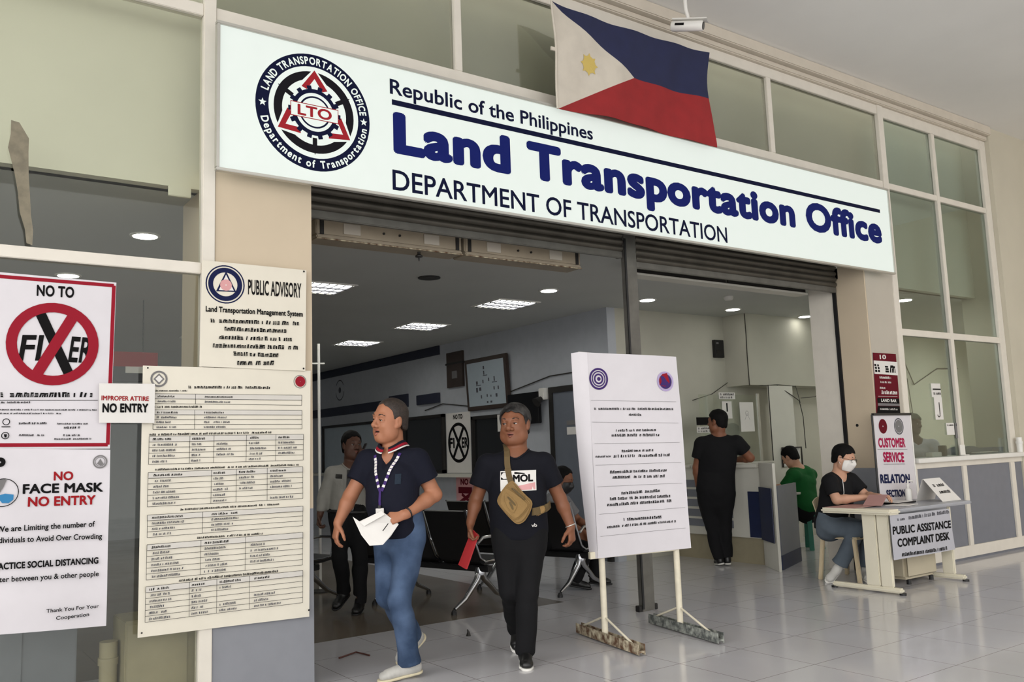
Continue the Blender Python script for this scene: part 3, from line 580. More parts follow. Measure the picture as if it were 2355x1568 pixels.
# ---- flag
def flag():
    t = thing('philippine_flag', 'blue, red and white flag hanging over the top edge of the sign', 'flag', (5.14,5.19,5.03))
    N, K = 44, 24; W_, H_ = 1.84, .92
    def pt(a, b):
        x = 4.225+a*W_; z = 5.03-b*H_
        x += -0.05*b*(1-a)*0 + (-.055*math.sin(math.pi*min(1,b*1.05))*a**3) + 0.02*math.sin(b*3)*(1-a)
        z += -0.035*math.sin(math.pi*a)*(1-b) + 0.02*a*b*0 + .02*math.sin(math.pi*a)*b
        y = 5.19+.018*math.sin(a*9+b*2)*(.3+b)+.010*math.sin(a*23+b*5)+.012*math.cos(b*8+a*4)-.02*b
        return (x-5.14, y-5.19, z-5.03)
    cells = {'field_blue':('flagblue',[]), 'field_red':('flagred',[]), 'triangle':('flagwhite',[])}
    # three cloth regions cut exactly along their seams
    def region(name, f, nu, nv):
        vs = []; fs = []
        for j in range(nv+1):
            for i in range(nu+1):
                a, b = f(i/nu, j/nv); vs.append(pt(a, b))
        n = len(vs); vs += [(x, y+.004, z) for x, y, z in vs]
        for j in range(nv):
            for i in range(nu):
                k = j*(nu+1)+i; q = (k, k+nu+1, k+nu+2, k+1); fs.append(q); fs.append(tuple(n+v for v in q[::-1]))
        MB().add(vs, fs).build(name, cells[name][0], t, smooth=True)
    ap = .465
    region('triangle', lambda u, v: (u*ap*(1-abs(2*v-1)) if True else 0, v), 16, 32)
    region('field_blue', lambda u, v: ((ap*2*min(v*.5,.5))*(1-u)+u, v*.5), 40, 16)
    region('field_red', lambda u, v: ((ap*(1-v))*(1-u)+u, .5+v*.5), 40, 16)
    sun = MB(); vs = []; fs = []; c = (.185, .50)
    for k in range(33):
        a = 2*math.pi*k/32; r = .080*(1 if k % 4 else 1.35)
        vs.append(pt(c[0]+r*.5*math.cos(a), c[1]+r*math.sin(a)))
    vs = [(x, y-.004, z) for x, y, z in vs]; vs.append((*pt(*c)[:1], pt(*c)[1]-.005, pt(*c)[2]))
    sun.add(vs, [(k, k+1, 33) for k in range(32)]); sun.build('sun', 'flagsun', t)
    MB().tube([pt(-.004, b/10) for b in range(11)], .009).build('hoist_hem', 'flagwhite', t)
    MB().box((-.95,.0,-.43),(-.905,.012,-.40)).build('tie', 'flagwhite', t)
flag()

# ---- security camera
cc = thing('security_camera', 'white bullet security camera hung from the arcade ceiling', 'camera', (5.53,4.95,5.05))
part(MB().tube([(5.52,4.95,5.42),(5.525,4.95,5.20),(5.55,4.95,5.13)], .017, 10), 'bracket', 'white', cc, smooth=True)
part(MB().lathe((5.52,4.95,5.40),[(.05,0),(.055,.02)],20), 'ceiling_plate', 'white', cc)
ax = Vector((.50,-.82,-.20)).normalized()
c0 = Vector((5.53,4.95,5.05))
part(MB().tube([c0-ax*.14, c0-ax*.13, c0+ax*.13, c0+ax*.14], [.038,.046,.046,.040], 18), 'body', 'white', cc, smooth=True)
part(MB().tube([c0+ax*.139, c0+ax*.146], [.034,.034], 18), 'lens', 'tv', cc)
sd = ax.cross(Vector((0,0,1))).normalized(); up = sd.cross(ax)
part(MB().obox(c0+up*.052+ax*.02, ax*.155, sd*.048, up*.005), 'sun_hood', 'white', cc, .004)
part(MB().obox(c0-sd*(-.046)-ax*.06, ax*.04, sd*.003, up*.010), 'print', 'ink', cc)

# ---- posters on the left bay and pillar
def poster(key, name, label, cat, y, m, names=None, warp=None, thick=.003, pins=()):
    fr0 = Fr((0,y,0), warp=warp); its = ART[key]
    c4 = its[0][1]; cx = sum(p[0] for p in c4)/4; cz = sum(p[1] for p in c4)/4
    t = thing(name, label, cat, (cx,y,cz))
    fr = Fr((-cx,0,-cz), warp=warp)
    sheet_mesh('sheet', fr, c4, m, t, thick)
    A = Art(fr, .0022 if warp else .0010); A.items(its[1:]); A.build(t, names)
    return t
poster('fixer', 'anti_fixer_poster', 'red bordered poster with a crossed out word in a red ring', 'poster', 5.375, 'coolpaper', {'ink':'lettering','crimson':'prohibition_ring'})
poster('mask', 'face_mask_poster', 'white face mask rule tarpaulin hung under the red ringed poster', 'poster', 5.357, 'coolpaper', {'ink':'lettering','red':'red_lettering','grey':'icon','blue':'mask_icon'}, warp=lambda a, b: .006*math.sin(a*9+b*3)+.004*math.sin(b*11))
poster('fees', 'fee_table_poster', 'large cream poster of fee tables across the frame and pillar', 'poster', 5.374, 'creampaper', {'ink':'table_lines','greyink':'table_print','cellgrey':'table_header','crimson':'red_emblem'}, warp=lambda a, b: .004*math.sin(a*6+b*2))
poster('entry', 'no_entry_notice', 'small white notice with red and black capitals between two posters', 'notice', 5.345, 'paper', {'ink':'lettering','red':'red_lettering'})
poster('advisory', 'advisory_poster', 'cream advisory poster with round emblem at the top of the pillar', 'poster', 5.366, 'creampaper', {'ink':'lettering','navy':'emblem','paper':'emblem_field','pink':'emblem_core'})
poster('redposter', 'maroon_poster', 'narrow maroon poster fixed to the right pillar', 'poster', 5.392, 'maroon', {'ink':'black_panel','grey':'grey_band'})
# torn tape hanging on the glass
mb = MB(); pts = [(.49,3.35,.02),(.515,3.27,.045),(.51,3.19,.05),(.53,3.05,.034),(.545,2.94,.03),(.555,2.83,.028),(.575,2.74,.02),(.58,2.66,.014)]
vs = []
for i, (x, z, w) in enumerate(pts):
    vs += [(x-w, 5.392-.004*math.sin(i*1.7), z), (x+w, 5.390-.006*math.cos(i*2.1), z-.01)]
n = len(vs); vs += [(x, y+.003, z) for x, y, z in vs]; fs = []
for i in range(len(pts)-1):
    q = (2*i, 2*i+1, 2*i+3, 2*i+2); fs += [q, tuple(n+k for k in q[::-1])]
props(mb.add(vs, fs).build('tape_strip', 'tape', None, smooth=True), 'torn brown tape strip stuck on the upper left glass', 'tape')

# ------------------------------------------------------------------ behind the left glass
t = thing('beige_cabinet', 'beige board cabinet just behind the glass under the fee poster', 'cabinet', (1.33,5.62,0))
part(MB().box((1.15,5.56,0),(1.56,5.9,.52)), 'body', 'curtain', t, .006); part(MB().box((1.16,5.553,.03),(1.5,5.56,.50)), 'door', 'curtain', t, .003)
t = thing('drain_pipe', 'short beige pipe beside the cabinet behind the left glass', 'pipe', (1.09,5.7,0))
part(MB().tube([(1.09,5.70,0),(1.09,5.70,.40)], .05, 16), 'pipe', 'curtain', t, smooth=True); part(MB().tube([(1.09,5.70,.27),(1.09,5.70,.31)], .057, 16), 'collar', 'curtain', t, smooth=True)
t = thing('low_cabinet', 'low grey steel cabinet behind the glass under the mask poster', 'cabinet', (.2,5.9,0))
part(MB().box((-.7,5.75,0),(.93,6.1,.85)), 'body', 'greypanel', t, .006)
for x in (-.15, .39): part(MB().box((x-.26,5.742,.05),(x+.26,5.75,.80)), 'door', 'greypanel', t, .003)
t = thing('fascia_board', 'red and grey fascia board far inside behind the left glass', 'board', (1.6,10,2.45))
part(MB().box((1.0,10,2.46),(2.35,10.06,2.62)), 'red_band', 'red', t); part(MB().box((1.0,10,2.30),(2.35,10.06,2.46)), 'grey_band', 'greyink', t)
part(MB().box((2.02,9.99,2.39),(2.2,10,2.46)), 'placard', 'paper', t)
for x in (1.2,2.2): part(MB().tube([(x,10.03,2.6),(x,10.03,3.2)],.008,6), 'hanger_rod', 'dark', t)
props(MB().box((1.39,5.69,3.13),(1.53,5.719,3.2)).build('junction_box','bulk',None,.004), 'small cream box under the bulkhead behind the left glass', 'box')

# ------------------------------------------------------------------ ceiling lights
def downlight(x, y, z=3.2, lit=True, label='', r=.095):
    t = thing('downlight', label, 'downlight', (x,y,z), group=None)
    MB().lathe((0,0,0),[(r+.02,0),(r+.02,-.008),(r,-.010)],28).build('trim_ring', 'white' if lit else 'dark', t)
    MB().lathe((0,0,-.002),[(r-.004,0),(r-.004,-.010)],28).build('diffuser', ('officelamp' if x > 10.7 and y < 7 else 'lamp') if lit else 'dark', t)
for x, y, lb in ((5.99,7.65,'lit round downlight nearest to the steel post on its left'), (7.52,7.65,'lit round downlight just right of the steel post'), (9.17,7.72,'lit round downlight below the smoke detector'),
                 (10.75,7.73,'lit round downlight half hidden by the right pillar'), (10.78,6.22,'lit round downlight seen through the right office glass'), (1.29,8.94,'large lit round downlight seen over the red ringed poster'), (1.56,7.10,'small lit downlight seen through the upper left glass')):
    downlight(x, y, 3.199, True, lb)
downlight(4.41,7.60,3.199, False, 'unlit dark round downlight in the hall ceiling')
def panel_light(x, y, label, lamp='lamp'):
    t = thing('louvre_light', label, 'ceiling light', (x,y,3.2), group=None)
    MB().box((-.31,-.31,-.012),(.31,-.28,0)).box((-.31,.28,-.012),(.31,.31,0)).box((-.31,-.28,-.012),(-.28,.28,0)).box((.28,-.28,-.012),(.31,.28,0)).build('frame','white',t)
    for k in range(3):
        MB().box((-.27,-.22+k*.165,-.010),(.27,-.11+k*.165,-.004)).build('tube_reflector',lamp,t)
    mb = MB()
    for k in range(7): mb.box((-.262+k*.087,-.28,-.022),(-.256+k*.087,.28,-.011))
    for k in range(2): mb.box((-.28,-.095+k*.165,-.022),(.28,-.065+k*.165,-.011))
    mb.build('louvre','greyink',t)
for i, (x, y) in enumerate(((6.07,8.62),(6.03,10.65),(6.0,12.66),(3.62,8.56),(1.3,10.6),(3.62,12.6),(2.0,13.5))):
    panel_light(x, y, ('square louvred ceiling light in the hall, the nearest to the door', 'square louvred ceiling light in the hall, second of the row', 'square louvred ceiling light in the hall, last of the row', 'square louvred ceiling light cut by the left pillar', 'louvred ceiling light seen between the posters and the pillar', 'farther louvred ceiling light hidden past the left pillar', 'louvred ceiling light deep in the hall on the left')[i])
panel_light(14.7, 6.55, 'added louvred light, out of view, that brightens the glazed office', 'officelamp')  # extra lamp hidden from the camera, added to light the office back wall
t = thing('smoke_detector', 'white smoke detector on the ceiling past the right doorway', 'smoke detector', (8.32,7.06,3.2))
MB().lathe((0,0,0),[(.06,0),(.06,-.02),(.045,-.045),(.02,-.05)],20).build('body','white',t,smooth=True)
props(MB().lathe((9.9,6.9,3.16),[(.02,0),(.03,.02),(.03,.04)],14).build('ceiling_sensor','dark',None), 'tiny dark ceiling sensor near the right pillar', 'sensor')

# ------------------------------------------------------------------ things on the long partition (plane x = 7.42, seen from the hall)
XP = 7.42
def pbox(y0, y1, z0, z1, d, name, m, parent=None, off=0.0, bevel=0.0):
    off += .003
    mb = MB().box((XP-d-off,y0,z0),(XP-off,y1,z1))
    return part(mb, name, m, parent, bevel) if parent is not None else mb.build(name, m, None, bevel)
def onwall(name, label, cat, y, z): return thing(name, label, cat, (XP,y,z))
FP = lambda y, z: Fr((0,0,0),(0,-1,0),(0,0,1))     # printed side looks to -x
t = onwall('fascia_strip', 'dark navy strip along the top of the partition', 'strip', 15, 3.1); pbox(12.49,18,3.045,3.197,.02,'strip','navyband',t)
t = onwall('fascia_strip', 'dark navy lower strip under the round wall crest', 'strip', 15.8, 2.35); pbox(13.6,18,2.24,2.41,.03,'strip','navyband',t); pbox(13.6,14.3,2.41,2.47,.03,'step','navyband',t)
t = onwall('wall_box', 'dark navy box mounted beside the end of the lower strip', 'box', 12.87, 2.33); pbox(12.51,13.24,2.245,2.41,.05,'box_body','navyband',t,0,.004)
t = onwall('wall_crest', 'faint round crest painted high on the partition', 'crest', 16.5, 2.75)
A = Art(Fr((0,0,0),(0,-1,0),(0,0,1)), .004); A.ring((0,0),.19,.21,'greyink',.5,2.6); A.ring((0,0),.19,.21,'greyink',3.4,6.1); A.ring((0,0),0,.06,'greyink'); A.build(t, {'greyink':'outline'})
t = onwall('wall_panel', 'tall dark brown board left of the framed chart', 'board', 11.98, 2.74); pbox(11.74,12.22,2.46,3.03,.04,'board','brown',t); pbox(11.72,12.24,2.83,2.86,.05,'rail','dark',t); pbox(11.9,12.05,2.60,2.72,.045,'sticker','grey',t)
t = onwall('organisation_chart', 'large framed chart board with rows of small tags', 'chart board', 11.03, 2.45)
t.rotation_euler = (0,math.radians(-3),0)
MB().box((-.07,-.575,-.40),(-.02,.575,.40)).build('frame','brown',t,.01); MB().box((-.075,-.50,-.335),(-.068,.50,.335)).build('board','boardface',t)
A = Art(Fr((-.075,0,0),(0,-1,0),(0,0,1)), .001); R_ = random.Random(3)
for a, b, w, h in ((-.03,.24,.04,.05),(-.03,.16,.03,.06),(.0,.12,.12,.012),(-.07,.03,.03,.05),(.09,.05,.03,.05),(.24,.05,.03,.07),(.24,0,.14,.012),(-.24,.02,.05,.05),(-.2,-.02,.14,.012),(-.25,-.09,.05,.07),(-.16,-.08,.06,.05),(.22,-.09,.03,.05),(.33,-.09,.03,.05),(-.14,-.2,.03,.05),(.02,-.19,.03,.04),(.12,-.2,.03,.03),(.27,-.2,.05,.05),(.02,-.29,.04,.03),(.12,-.29,.05,.03)):
    A.rect(a-w/2,b-h/2,a+w/2,b+h/2,'greyink')
A.build(t, {'greyink':'tag_print'})
def service_window(y0, y1, z0, z1, label, m='screen'):
    t = onwall('service_window', label, 'service window', (y0+y1)/2, z0)
    pbox(y0,y1,z0,z0+.05,.06,'frame','dark',t); pbox(y0,y1,z1-.05,z1,.06,'frame','dark',t); pbox(y0,y0+.05,z0,z1,.06,'frame','dark',t); pbox(y1-.05,y1,z0,z1,.06,'frame','dark',t)
    pbox(y0+.05,y1-.05,z0+.05,z1-.05,.02,'pane',m,t)
    return t
service_window(12.36,13.75,1.09,2.05,'dark service window behind the smiling man')
t = service_window(10.45,11.50,1.09,1.96,'dark service window beside the crossed wheel poster'); pbox(10.60,10.72,1.70,1.95,.03,'notice','paper',t,.06)
service_window(14.2,17.3,1.09,2.05,'long pale service window behind the uniformed guard', 'boardface')
t = onwall('wall_shelf', 'white ledge running under the service windows', 'ledge', 13.4, 1.05); pbox(9.9,17.9,1.03,1.08,.18,'ledge','offwhite',t)
t = onwall('wheel_poster', 'white poster with a black crossed wheel between the windows', 'poster', 11.96, 1.57); pbox(11.6,12.33,1.09,2.05,.008,'sheet','paper',t)
A = Art(Fr((-.011,0,0),(0,-1,0),(0,0,1)), .002); A.ring((0,0),.27,.32,'ink'); A.line((-.16,-.24),(.16,.24),.06,'ink'); A.line((.16,-.24),(-.16,.24),.06,'ink'); A.text('FI',(-.28,-.08),(-.12,-.08),.16,'ink',.04); A.text('ER',(.10,-.08),(.28,-.08),.16,'ink',.04); A.text('NO TO',(-.14,.38),(.14,.38),.07,'ink',.04); A.build(t)
t = onwall('pink_poster', 'pink and maroon poster low on the partition', 'poster', 11.8, .82); pbox(11.55,12.07,.60,1.02,.008,'sheet','pink',t)
A = Art(Fr((-.011,0,0),(0,-1,0),(0,0,1)), .002); A.text('NO',(-.13,.09),(.10,.09),.09,'maroon',.05); A.rect(-.2,-.05,.2,.05,'maroon'); A.line((-.18,-.2),(.16,-.06),.06,'maroon'); A.line((-.1,-.06),(.18,-.2),.05,'maroon'); A.build(t)
t = onwall('television', 'black wall television above the man with the bag', 'television', 10.05, 2.0); pbox(9.68,10.42,1.78,2.22,.06,'body','tv',t,.05,.008); pbox(9.95,10.15,1.9,2.1,.05,'mount','dark',t)
t = onwall('wall_speaker', 'small white horn speaker beside the dark door', 'speaker', 9.6, 2.16); pbox(9.56,9.68,2.10,2.26,.1,'body','white',t,.0,.01); part(MB().tube([(XP-.1,9.62,2.12),(XP-.19,9.62,2.06)],[.03,.07],16),'horn','dark',t)
t = struct(MB().box((XP-.05,9.44,0),(XP,9.52,2.26)).box((XP-.05,8.45,2.18),(XP,9.44,2.26)).box((XP-.05,8.37,0),(XP,8.45,2.26)), 'door_1', 'dark', 'slate door in dark frame in the partition')
MB().box((XP-.03,8.45,0),(XP-.005,9.44,2.18)).build('leaf','doorgrey',t); MB().tube([(XP-.08,8.55,1.0),(XP-.08,8.67,1.0)],.012).build('handle','chrome',t); 
t = onwall('door_notice', 'small white notice taped to the slate door', 'notice', 9.05, 1.69); pbox(8.95,9.16,1.60,1.70,.004,'sheet','paper',t,.031); pbox(8.93,9.16,1.73,1.79,.004,'strip','grey',t,.031)
props(MB().tube([(7.40,13.0,2.14),(7.40,12.4,2.22),(7.40,11.6,2.13),(7.4,10.5,2.27),(7.4,9.5,2.42),(7.4,8.5,2.43)],.008,6).build('wall_cable','cable',None), 'thin dark cable running along the partition under the chart', 'cable')
# left end stand
t = thing('metal_stand', 'thin white metal pole with a cross arm beside the left pillar', 'stand', (3.8,9.0,0))
part(MB().tube([(3.8,9,0.02),(3.8,9,2.66)],.016,8),'pole','white',t); part(MB().tube([(3.62,9.05,2.44),(3.86,8.98,2.44)],.010,6),'cross_arm','white',t); part(MB().lathe((3.8,9,0),[(.12,0),(.12,.015),(.03,.03)],24),'base','dark',t)

# ------------------------------------------------------------------ waiting benches
def bench(x, y, rot, nseat, label, legs):
    t = thing('waiting_bench', label, 'bench', (x,y,0), rot, 'black steel waiting benches')
    prof = [(-.30,.90),(-.285,.90),(-.20,.66),(-.115,.47),(-.05,.425),(.08,.425),(.22,.445),(.29,.44),(.31,.415)]
    def shell(k, lo, hi, off, mname, nm):
        P = prof[lo:hi]; y0, y1 = .04+k*.56, .54+k*.56; vs = []; n = len(P)
        for yy in (y0, y1):
            for (a, b) in P: vs.append((a, yy, b))
            for (a, b) in reversed(P): vs.append((a-.028 if b > .5 else a, yy, b-.036 if b <= .5 else b-.008))
        m = 2*n; fs = [(i, (i+1) % m, m+(i+1) % m, m+i) for i in range(m)]+[tuple(range(m))[::-1], tuple(range(m,2*m))]
        MB().add(vs, fs).build(nm, mname, t, .008, True)
    for k in range(nseat):
        shell(k, 0, 4, 0, 'leather', 'backrest'); shell(k, 3, 9, 0, 'leather', 'seat')
        for yy in (.03+k*.56, .55+k*.56):
            MB().tube([(a-.006, yy, b) for a, b in prof], .011, 8).build('side_rail','chrome',t,smooth=True)
    L = nseat*.56+.02
    for k in range(nseat+1):
        yy = .01+k*.56
        MB().tube([(-.17,yy,.60),(-.10,yy,.645),(.05,yy,.65),(.16,yy,.635),(.20,yy,.60),(.17,yy,.44)], .014, 8).build('armrest','chrome',t,smooth=True)
    MB().box((-.06,0,.33),(.02,L,.385)).build('beam','black',t,.006)
    for yy in legs:
        for sx in (-1, 1):
            MB().tube([(-.02,yy,.36),(-.02+sx*.05,yy,.26),(-.02+sx*.22,yy,.11),(-.02+sx*.36,yy,.045)], [.034,.030,.022,.016], 10).build('leg','chrome',t,smooth=True)
            MB().lathe((-.02+sx*.37,yy,0),[(.026,0),(.026,.02),(.012,.045)],14).build('foot_pad','black',t)
        MB().lathe((-.02,yy,.30),[(.05,0),(.055,.03),(.045,.07)],16).build('leg_hub','chrome',t,smooth=True)
bench(4.53,6.80,math.radians(16),3,'black waiting bench with chrome legs between the two walking men',(.12,1.15))
bench(5.74,6.82,math.radians(16),3,'black waiting bench whose end shows beside the standing banner',(.12,1.15))
bench(3.45,8.22,math.radians(16),3,'black waiting bench behind the uniformed guard by the pillar',(.12,1.15))

# ------------------------------------------------------------------ the right hand office
t = thing('reception_counter', 'white and navy reception counter the man in black leans on', 'counter', (8.45,7.3,0))
part(MB().box((8.26,6.77,1.12),(8.62,7.80,1.16)),'worktop','offwhite',t,.005)
part(MB().box((8.31,6.77,.30),(8.60,8.20,1.12)),'body','offwhite',t); part(MB().box((8.33,6.78,0),(8.60,8.20,.30)),'plinth','curtain',t)
part(MB().box((8.303,6.77,.31),(8.310,6.955,.84)),'navy_panel','navypanel',t)
for k in range(5): part(MB().box((8.303,7.2,.40+k*.12),(8.309,8.18,.49+k*.12)),'fluted_panel','greypanel',t)
t = thing('wing_screen', 'white edged wing screen at the near end of the reception counter', 'screen', (8.1,6.5,0))
part(MB().prism([(7.985,6.32,0),(8.02,6.31,0),(8.31,6.735,0),(8.28,6.75,0)],(0,0,1.175)),'screen_board','offwhite',t,.003)
part(MB().prism([(8.005,6.37,.30),(8.00,6.375,.30),(8.245,6.742,.30),(8.255,6.74,.30)],(0,0,.60)),'navy_panel','navypanel',t)
t = thing('privacy_screen', 'grey panel with a navy foot in front of the green shirt man', 'panel', (8.45,6.6,0))
part(MB().prism([(8.12,6.375,.16),(8.87,6.69,.16),(8.86,6.715,.16),(8.11,6.40,.16)],(0,0,.76)),'board','greypanel',t); part(MB().prism([(8.115,6.37,0),(8.88,6.69,0),(8.865,6.72,0),(8.10,6.40,0)],(0,0,.16)),'navy_foot','navypanel',t)
t = thing('back_counter', 'low back counter behind the man in black', 'counter', (9.3,8.0,0)); part(MB().box((8.63,7.92,0),(9.95,8.28,1.08)),'body','offwhite',t); part(MB().box((8.27,7.82,1.122),(9.95,8.29,1.152)),'worktop','offwhite',t,.004)
t = thing('acrylic_screen', 'clear acrylic screen standing on the back counter', 'screen', (9.2,7.9,1.115))
part(MB().box((8.60,7.90,1.153),(9.80,7.906,2.06)),'pane','acrylic',t); part(MB().box((9.76,7.895,1.153),(9.80,7.912,2.08)),'edge_post','alu',t)
for (x0,x1,z0,z1,lab,pc) in ((9.38,9.66,1.56,1.96,'white paper with a faint drawing on the acrylic screen','drawing'),(8.98,9.30,2.00,2.09,'small printed label at the top of the acrylic screen','print'),(9.03,9.22,1.74,1.97,'white slip with a black bar on the acrylic screen','print'),(8.52,8.86,1.56,1.64,'white strip low on the acrylic screen near the head','print')):
    p = thing('paper_notice', lab, 'notice', ((x0+x1)/2,7.892,z0)); part(MB().box((x0,7.890,z0),(x1,7.894,z1)),'sheet','paper',p)
    A = Art(Fr((-(x1-x0)/2,-.002,0)), .001); w = x1-x0; h = z1-z0
    if pc == 'drawing': A.ring((w/2,h*.62),.03,.034,'grey'); A.line((w/2-.05,h*.4),(w/2,h*.62),.004,'grey'); A.line((w/2+.05,h*.4),(w/2,h*.62),.004,'grey')
    elif w < .25: A.rect(w*.42,h*.4,w*.56,h*.9,'ink')
    else: A.marks((w*.06,h*.55),(w*.92,h*.55),h*.34,'ink'); A.marks((w*.06,h*.12),(w*.8,h*.12),h*.28,'ink')
    A.build(p)
p = thing('black_card', 'black card hanging on the acrylic screen beside the man in black', 'card', (8.7,7.89,1.66)); part(MB().box((8.52,7.888,1.66),(8.86,7.893,1.76)),'sheet','ink',p)
t = thing('breaker_box', 'small black breaker box on the back wall', 'breaker box', (9.42,8.28,2.74)); part(MB().box((9.37,8.25,2.61),(9.56,8.30,2.86)),'body','black',t,.005); part(MB().box((9.40,8.244,2.66),(9.52,8.25,2.72)),'switch_row','dark',t); part(MB().lathe((9.42,8.248,2.80),[(.02,0),(.02,.02)],12),'dial','grey',t)
t = thing('tall_panel', 'tall pale panel with a black edge beside the acrylic screen', 'panel', (10.3,8.0,0)); part(MB().box((9.98,7.86,0),(10.5,7.89,2.19)),'board','offwhite',t); part(MB().tube([(9.97,7.86,0),(9.97,7.86,2.2)],.007,6),'edge_pipe','cable',t)
props(MB().tube([(8.9,8.29,2.01),(9.3,8.29,2.1),(9.66,8.28,2.28),(9.9,7.89,2.19),(10.2,7.88,2.21),(10.6,7.88,2.19)],.005,6).build('wall_cable','cable',None), 'dark cable sagging across the back wall under the bulkhead', 'cable')
props(MB().tube([(9.60,7.885,3.19),(9.605,7.885,2.9),(9.6,7.885,2.6),(9.608,7.885,2.19)],.007,6).build('corner_cable','cable',None), 'dark cable running down the corner of the bulkhead', 'cable')
t = thing('hanging_cable', 'cable bundle dropping from the bulkhead behind the green shirt man', 'cable', (10.6,7.88,2.0))
part(MB().tube([(10.2,7.885,2.195),(10.45,7.845,2.06),(10.62,7.845,1.98),(10.68,7.845,1.75),(10.69,7.845,1.3)],.006,6),'strand','cable',t); part(MB().tube([(11.4,7.89,2.195),(11.0,7.85,2.04),(10.66,7.845,2.02)],.005,6),'strand','cable',t); part(MB().tube([(10.62,7.89,2.2),(10.64,7.845,1.95)],.004,6),'strand','cable',t)
t = thing('work_desk', 'small desk in front of the green shirt man', 'desk', (9.4,7.55,0)); part(MB().box((8.95,7.25,.72),(9.72,7.8,.75)),'top','offwhite',t,.004); part(MB().box((8.97,7.3,0),(9.0,7.78,.72)),'side_panel','greypanel',t); part(MB().box((9.66,7.5,0),(9.69,7.78,.72)),'side_panel','greypanel',t)
t = thing('desk_monitor', 'dark monitor on the desk beside the green shirt man', 'monitor', (9.3,7.5,.75)); part(MB().box((9.1,7.48,.86),(9.5,7.52,1.12)),'screen','black',t,.006); part(MB().box((9.27,7.5,.76),(9.33,7.53,.9)),'neck','black',t); part(MB().box((9.18,7.44,.75),(9.42,7.58,.765)),'base','black',t)
t = thing('wire_rack', 'thin dark wire frame behind the green shirt man', 'rack', (10.4,7.8,.75)); part(MB().tube([(10.15,7.84,1.05),(10.15,7.84,1.32),(10.55,7.82,1.32),(10.55,7.82,1.05)],.012,8),'wire_frame','cable',t); part(MB().box((10.16,7.842,1.06),(10.54,7.848,1.31)),'sheet','paper',t)
st = thing('plastic_stool', 'sea green plastic stool under the man in the green shirt', 'stool', (9.9,7.32,0))
MB().lathe((0,0,.42),[(.14,0),(.16,.012),(.155,.03)],4 if False else 24).build('seat','greenplastic',st,smooth=True)
for a in (45,135,225,315):
    c, s = math.cos(math.radians(a)), math.sin(math.radians(a))
    MB().prism([(c*.11-s*.03,s*.11+c*.03,.42),(c*.11+s*.03,s*.11-c*.03,.42),(c*.14+s*.03,s*.14-c*.03,.42),(c*.14-s*.03,s*.14+c*.03,.42)],(c*.05,s*.05,-.42)).build('leg','greenplastic',st,.004)
# through the right glass
poster_ = thing('counter_notice', 'white printed slips taped inside the right office glass', 'notice', (9.92,5.47,1.6))
part(MB().box((9.80,5.424,1.86),(10.00,5.427,2.02)),'upper_sheet','paper',poster_); part(MB().box((9.83,5.421,1.60),(10.0,5.424,1.86)),'lower_sheet','paper',poster_)
A = Art(Fr((0,0,0)), .004); A.fr = Fr((9.92-9.92,5.421-5.47,0)); A.rect(-.10,.345,.07,.36,'ink'); A.marks((-.09,.29),(.07,.29),.03,'ink'); A.ring((-.02,.06),.022,.032,'ink',3.2,6.2); A.rect(-.0,.06,.012,.2,'ink'); A.build(poster_)
for i, (x0,x1,z0,z1,lab) in enumerate(((10.05,10.22,1.42,1.56,'white form on the glass between cashier and frame'),(10.24,10.40,1.38,1.56,'grey printed form on the glass behind the frame'))):
    p = thing('glass_form', lab, 'notice', ((x0+x1)/2,5.427,z0)); part(MB().box((x0,5.424,z0),(x1,5.427,z1)),'sheet','paper' if i == 0 else 'grey',p)
    A = Art(Fr((-(x1-x0)/2,-.005,0)), .001); A.marks((.02,z1-z0-.035),(x1-x0-.02,z1-z0-.035),.02,'ink'); A.build(p)
t = thing('wall_switch', 'black and white switch plate on the wall seen through the right glass', 'switch', (16.5,8.3,1.6)); part(MB().box((16.42,8.28,1.5),(16.58,8.299,1.72)),'plate','white',t,.008); part(MB().box((16.43,8.272,1.52),(16.50,8.281,1.70)),'rocker','black',t,.004)
t = thing('document_tray', 'grey document tray on the service counter by the right column', 'tray', (11.1,5.5,1.175)); part(MB().box((10.75,5.46,1.175),(11.42,5.60,1.19)).box((10.75,5.585,1.19),(11.42,5.60,1.25)).box((11.405,5.46,1.19),(11.42,5.60,1.25)),'tray','greypanel',t,.004); part(MB().box((10.85,5.47,1.19),(11.3,5.575,1.20)),'paper_stack','paper',t)
t = thing('keyboard_cover', 'dark curved hood on the service counter beside the tray', 'hood', (10.9,5.75,1.175)); mb = MB(); vs=[];fs=[]
for i in range(13):
    a = math.pi*i/12; vs += [(10.95-.32*math.cos(a),5.64,1.175+.10*math.sin(a)),(10.95-.32*math.cos(a),5.80,1.175+.10*math.sin(a))]
mb.add(vs, [(2*i,2*i+1,2*i+3,2*i+2) for i in range(12)]+[tuple(2*i for i in range(13)),tuple(2*i+1 for i in range(12,-1,-1)),(0,24,25,1)]); part(mb,'shell','greypanel',t,smooth=True)
t = thing('acrylic_bracket', 'clear acrylic bracket at the foot of the middle window bar', 'bracket', (10.3,5.3,1.175)); part(MB().box((10.22,5.375,1.176),(10.33,5.384,1.30)).box((10.22,5.33,1.176),(10.33,5.384,1.186)),'bracket','white',t,.003)
t = thing('pipe_bracket', 'white pipe elbow on the counter end beside the right column', 'pipe', (11.58,5.3,1.175)); part(MB().tube([(11.56,5.33,1.176),(11.56,5.33,1.36)],.035,14),'pipe','white',t,smooth=True); part(MB().tube([(11.56,5.33,1.28),(11.56,5.33,1.31)],.042,14),'collar','white',t)
t = thing('card_box', 'small white box on the counter beside the cashier', 'box', (9.95,5.6,1.175)); part(MB().box((9.86,5.52,1.176),(10.07,5.60,1.225)),'box_body','paper',t,.004)
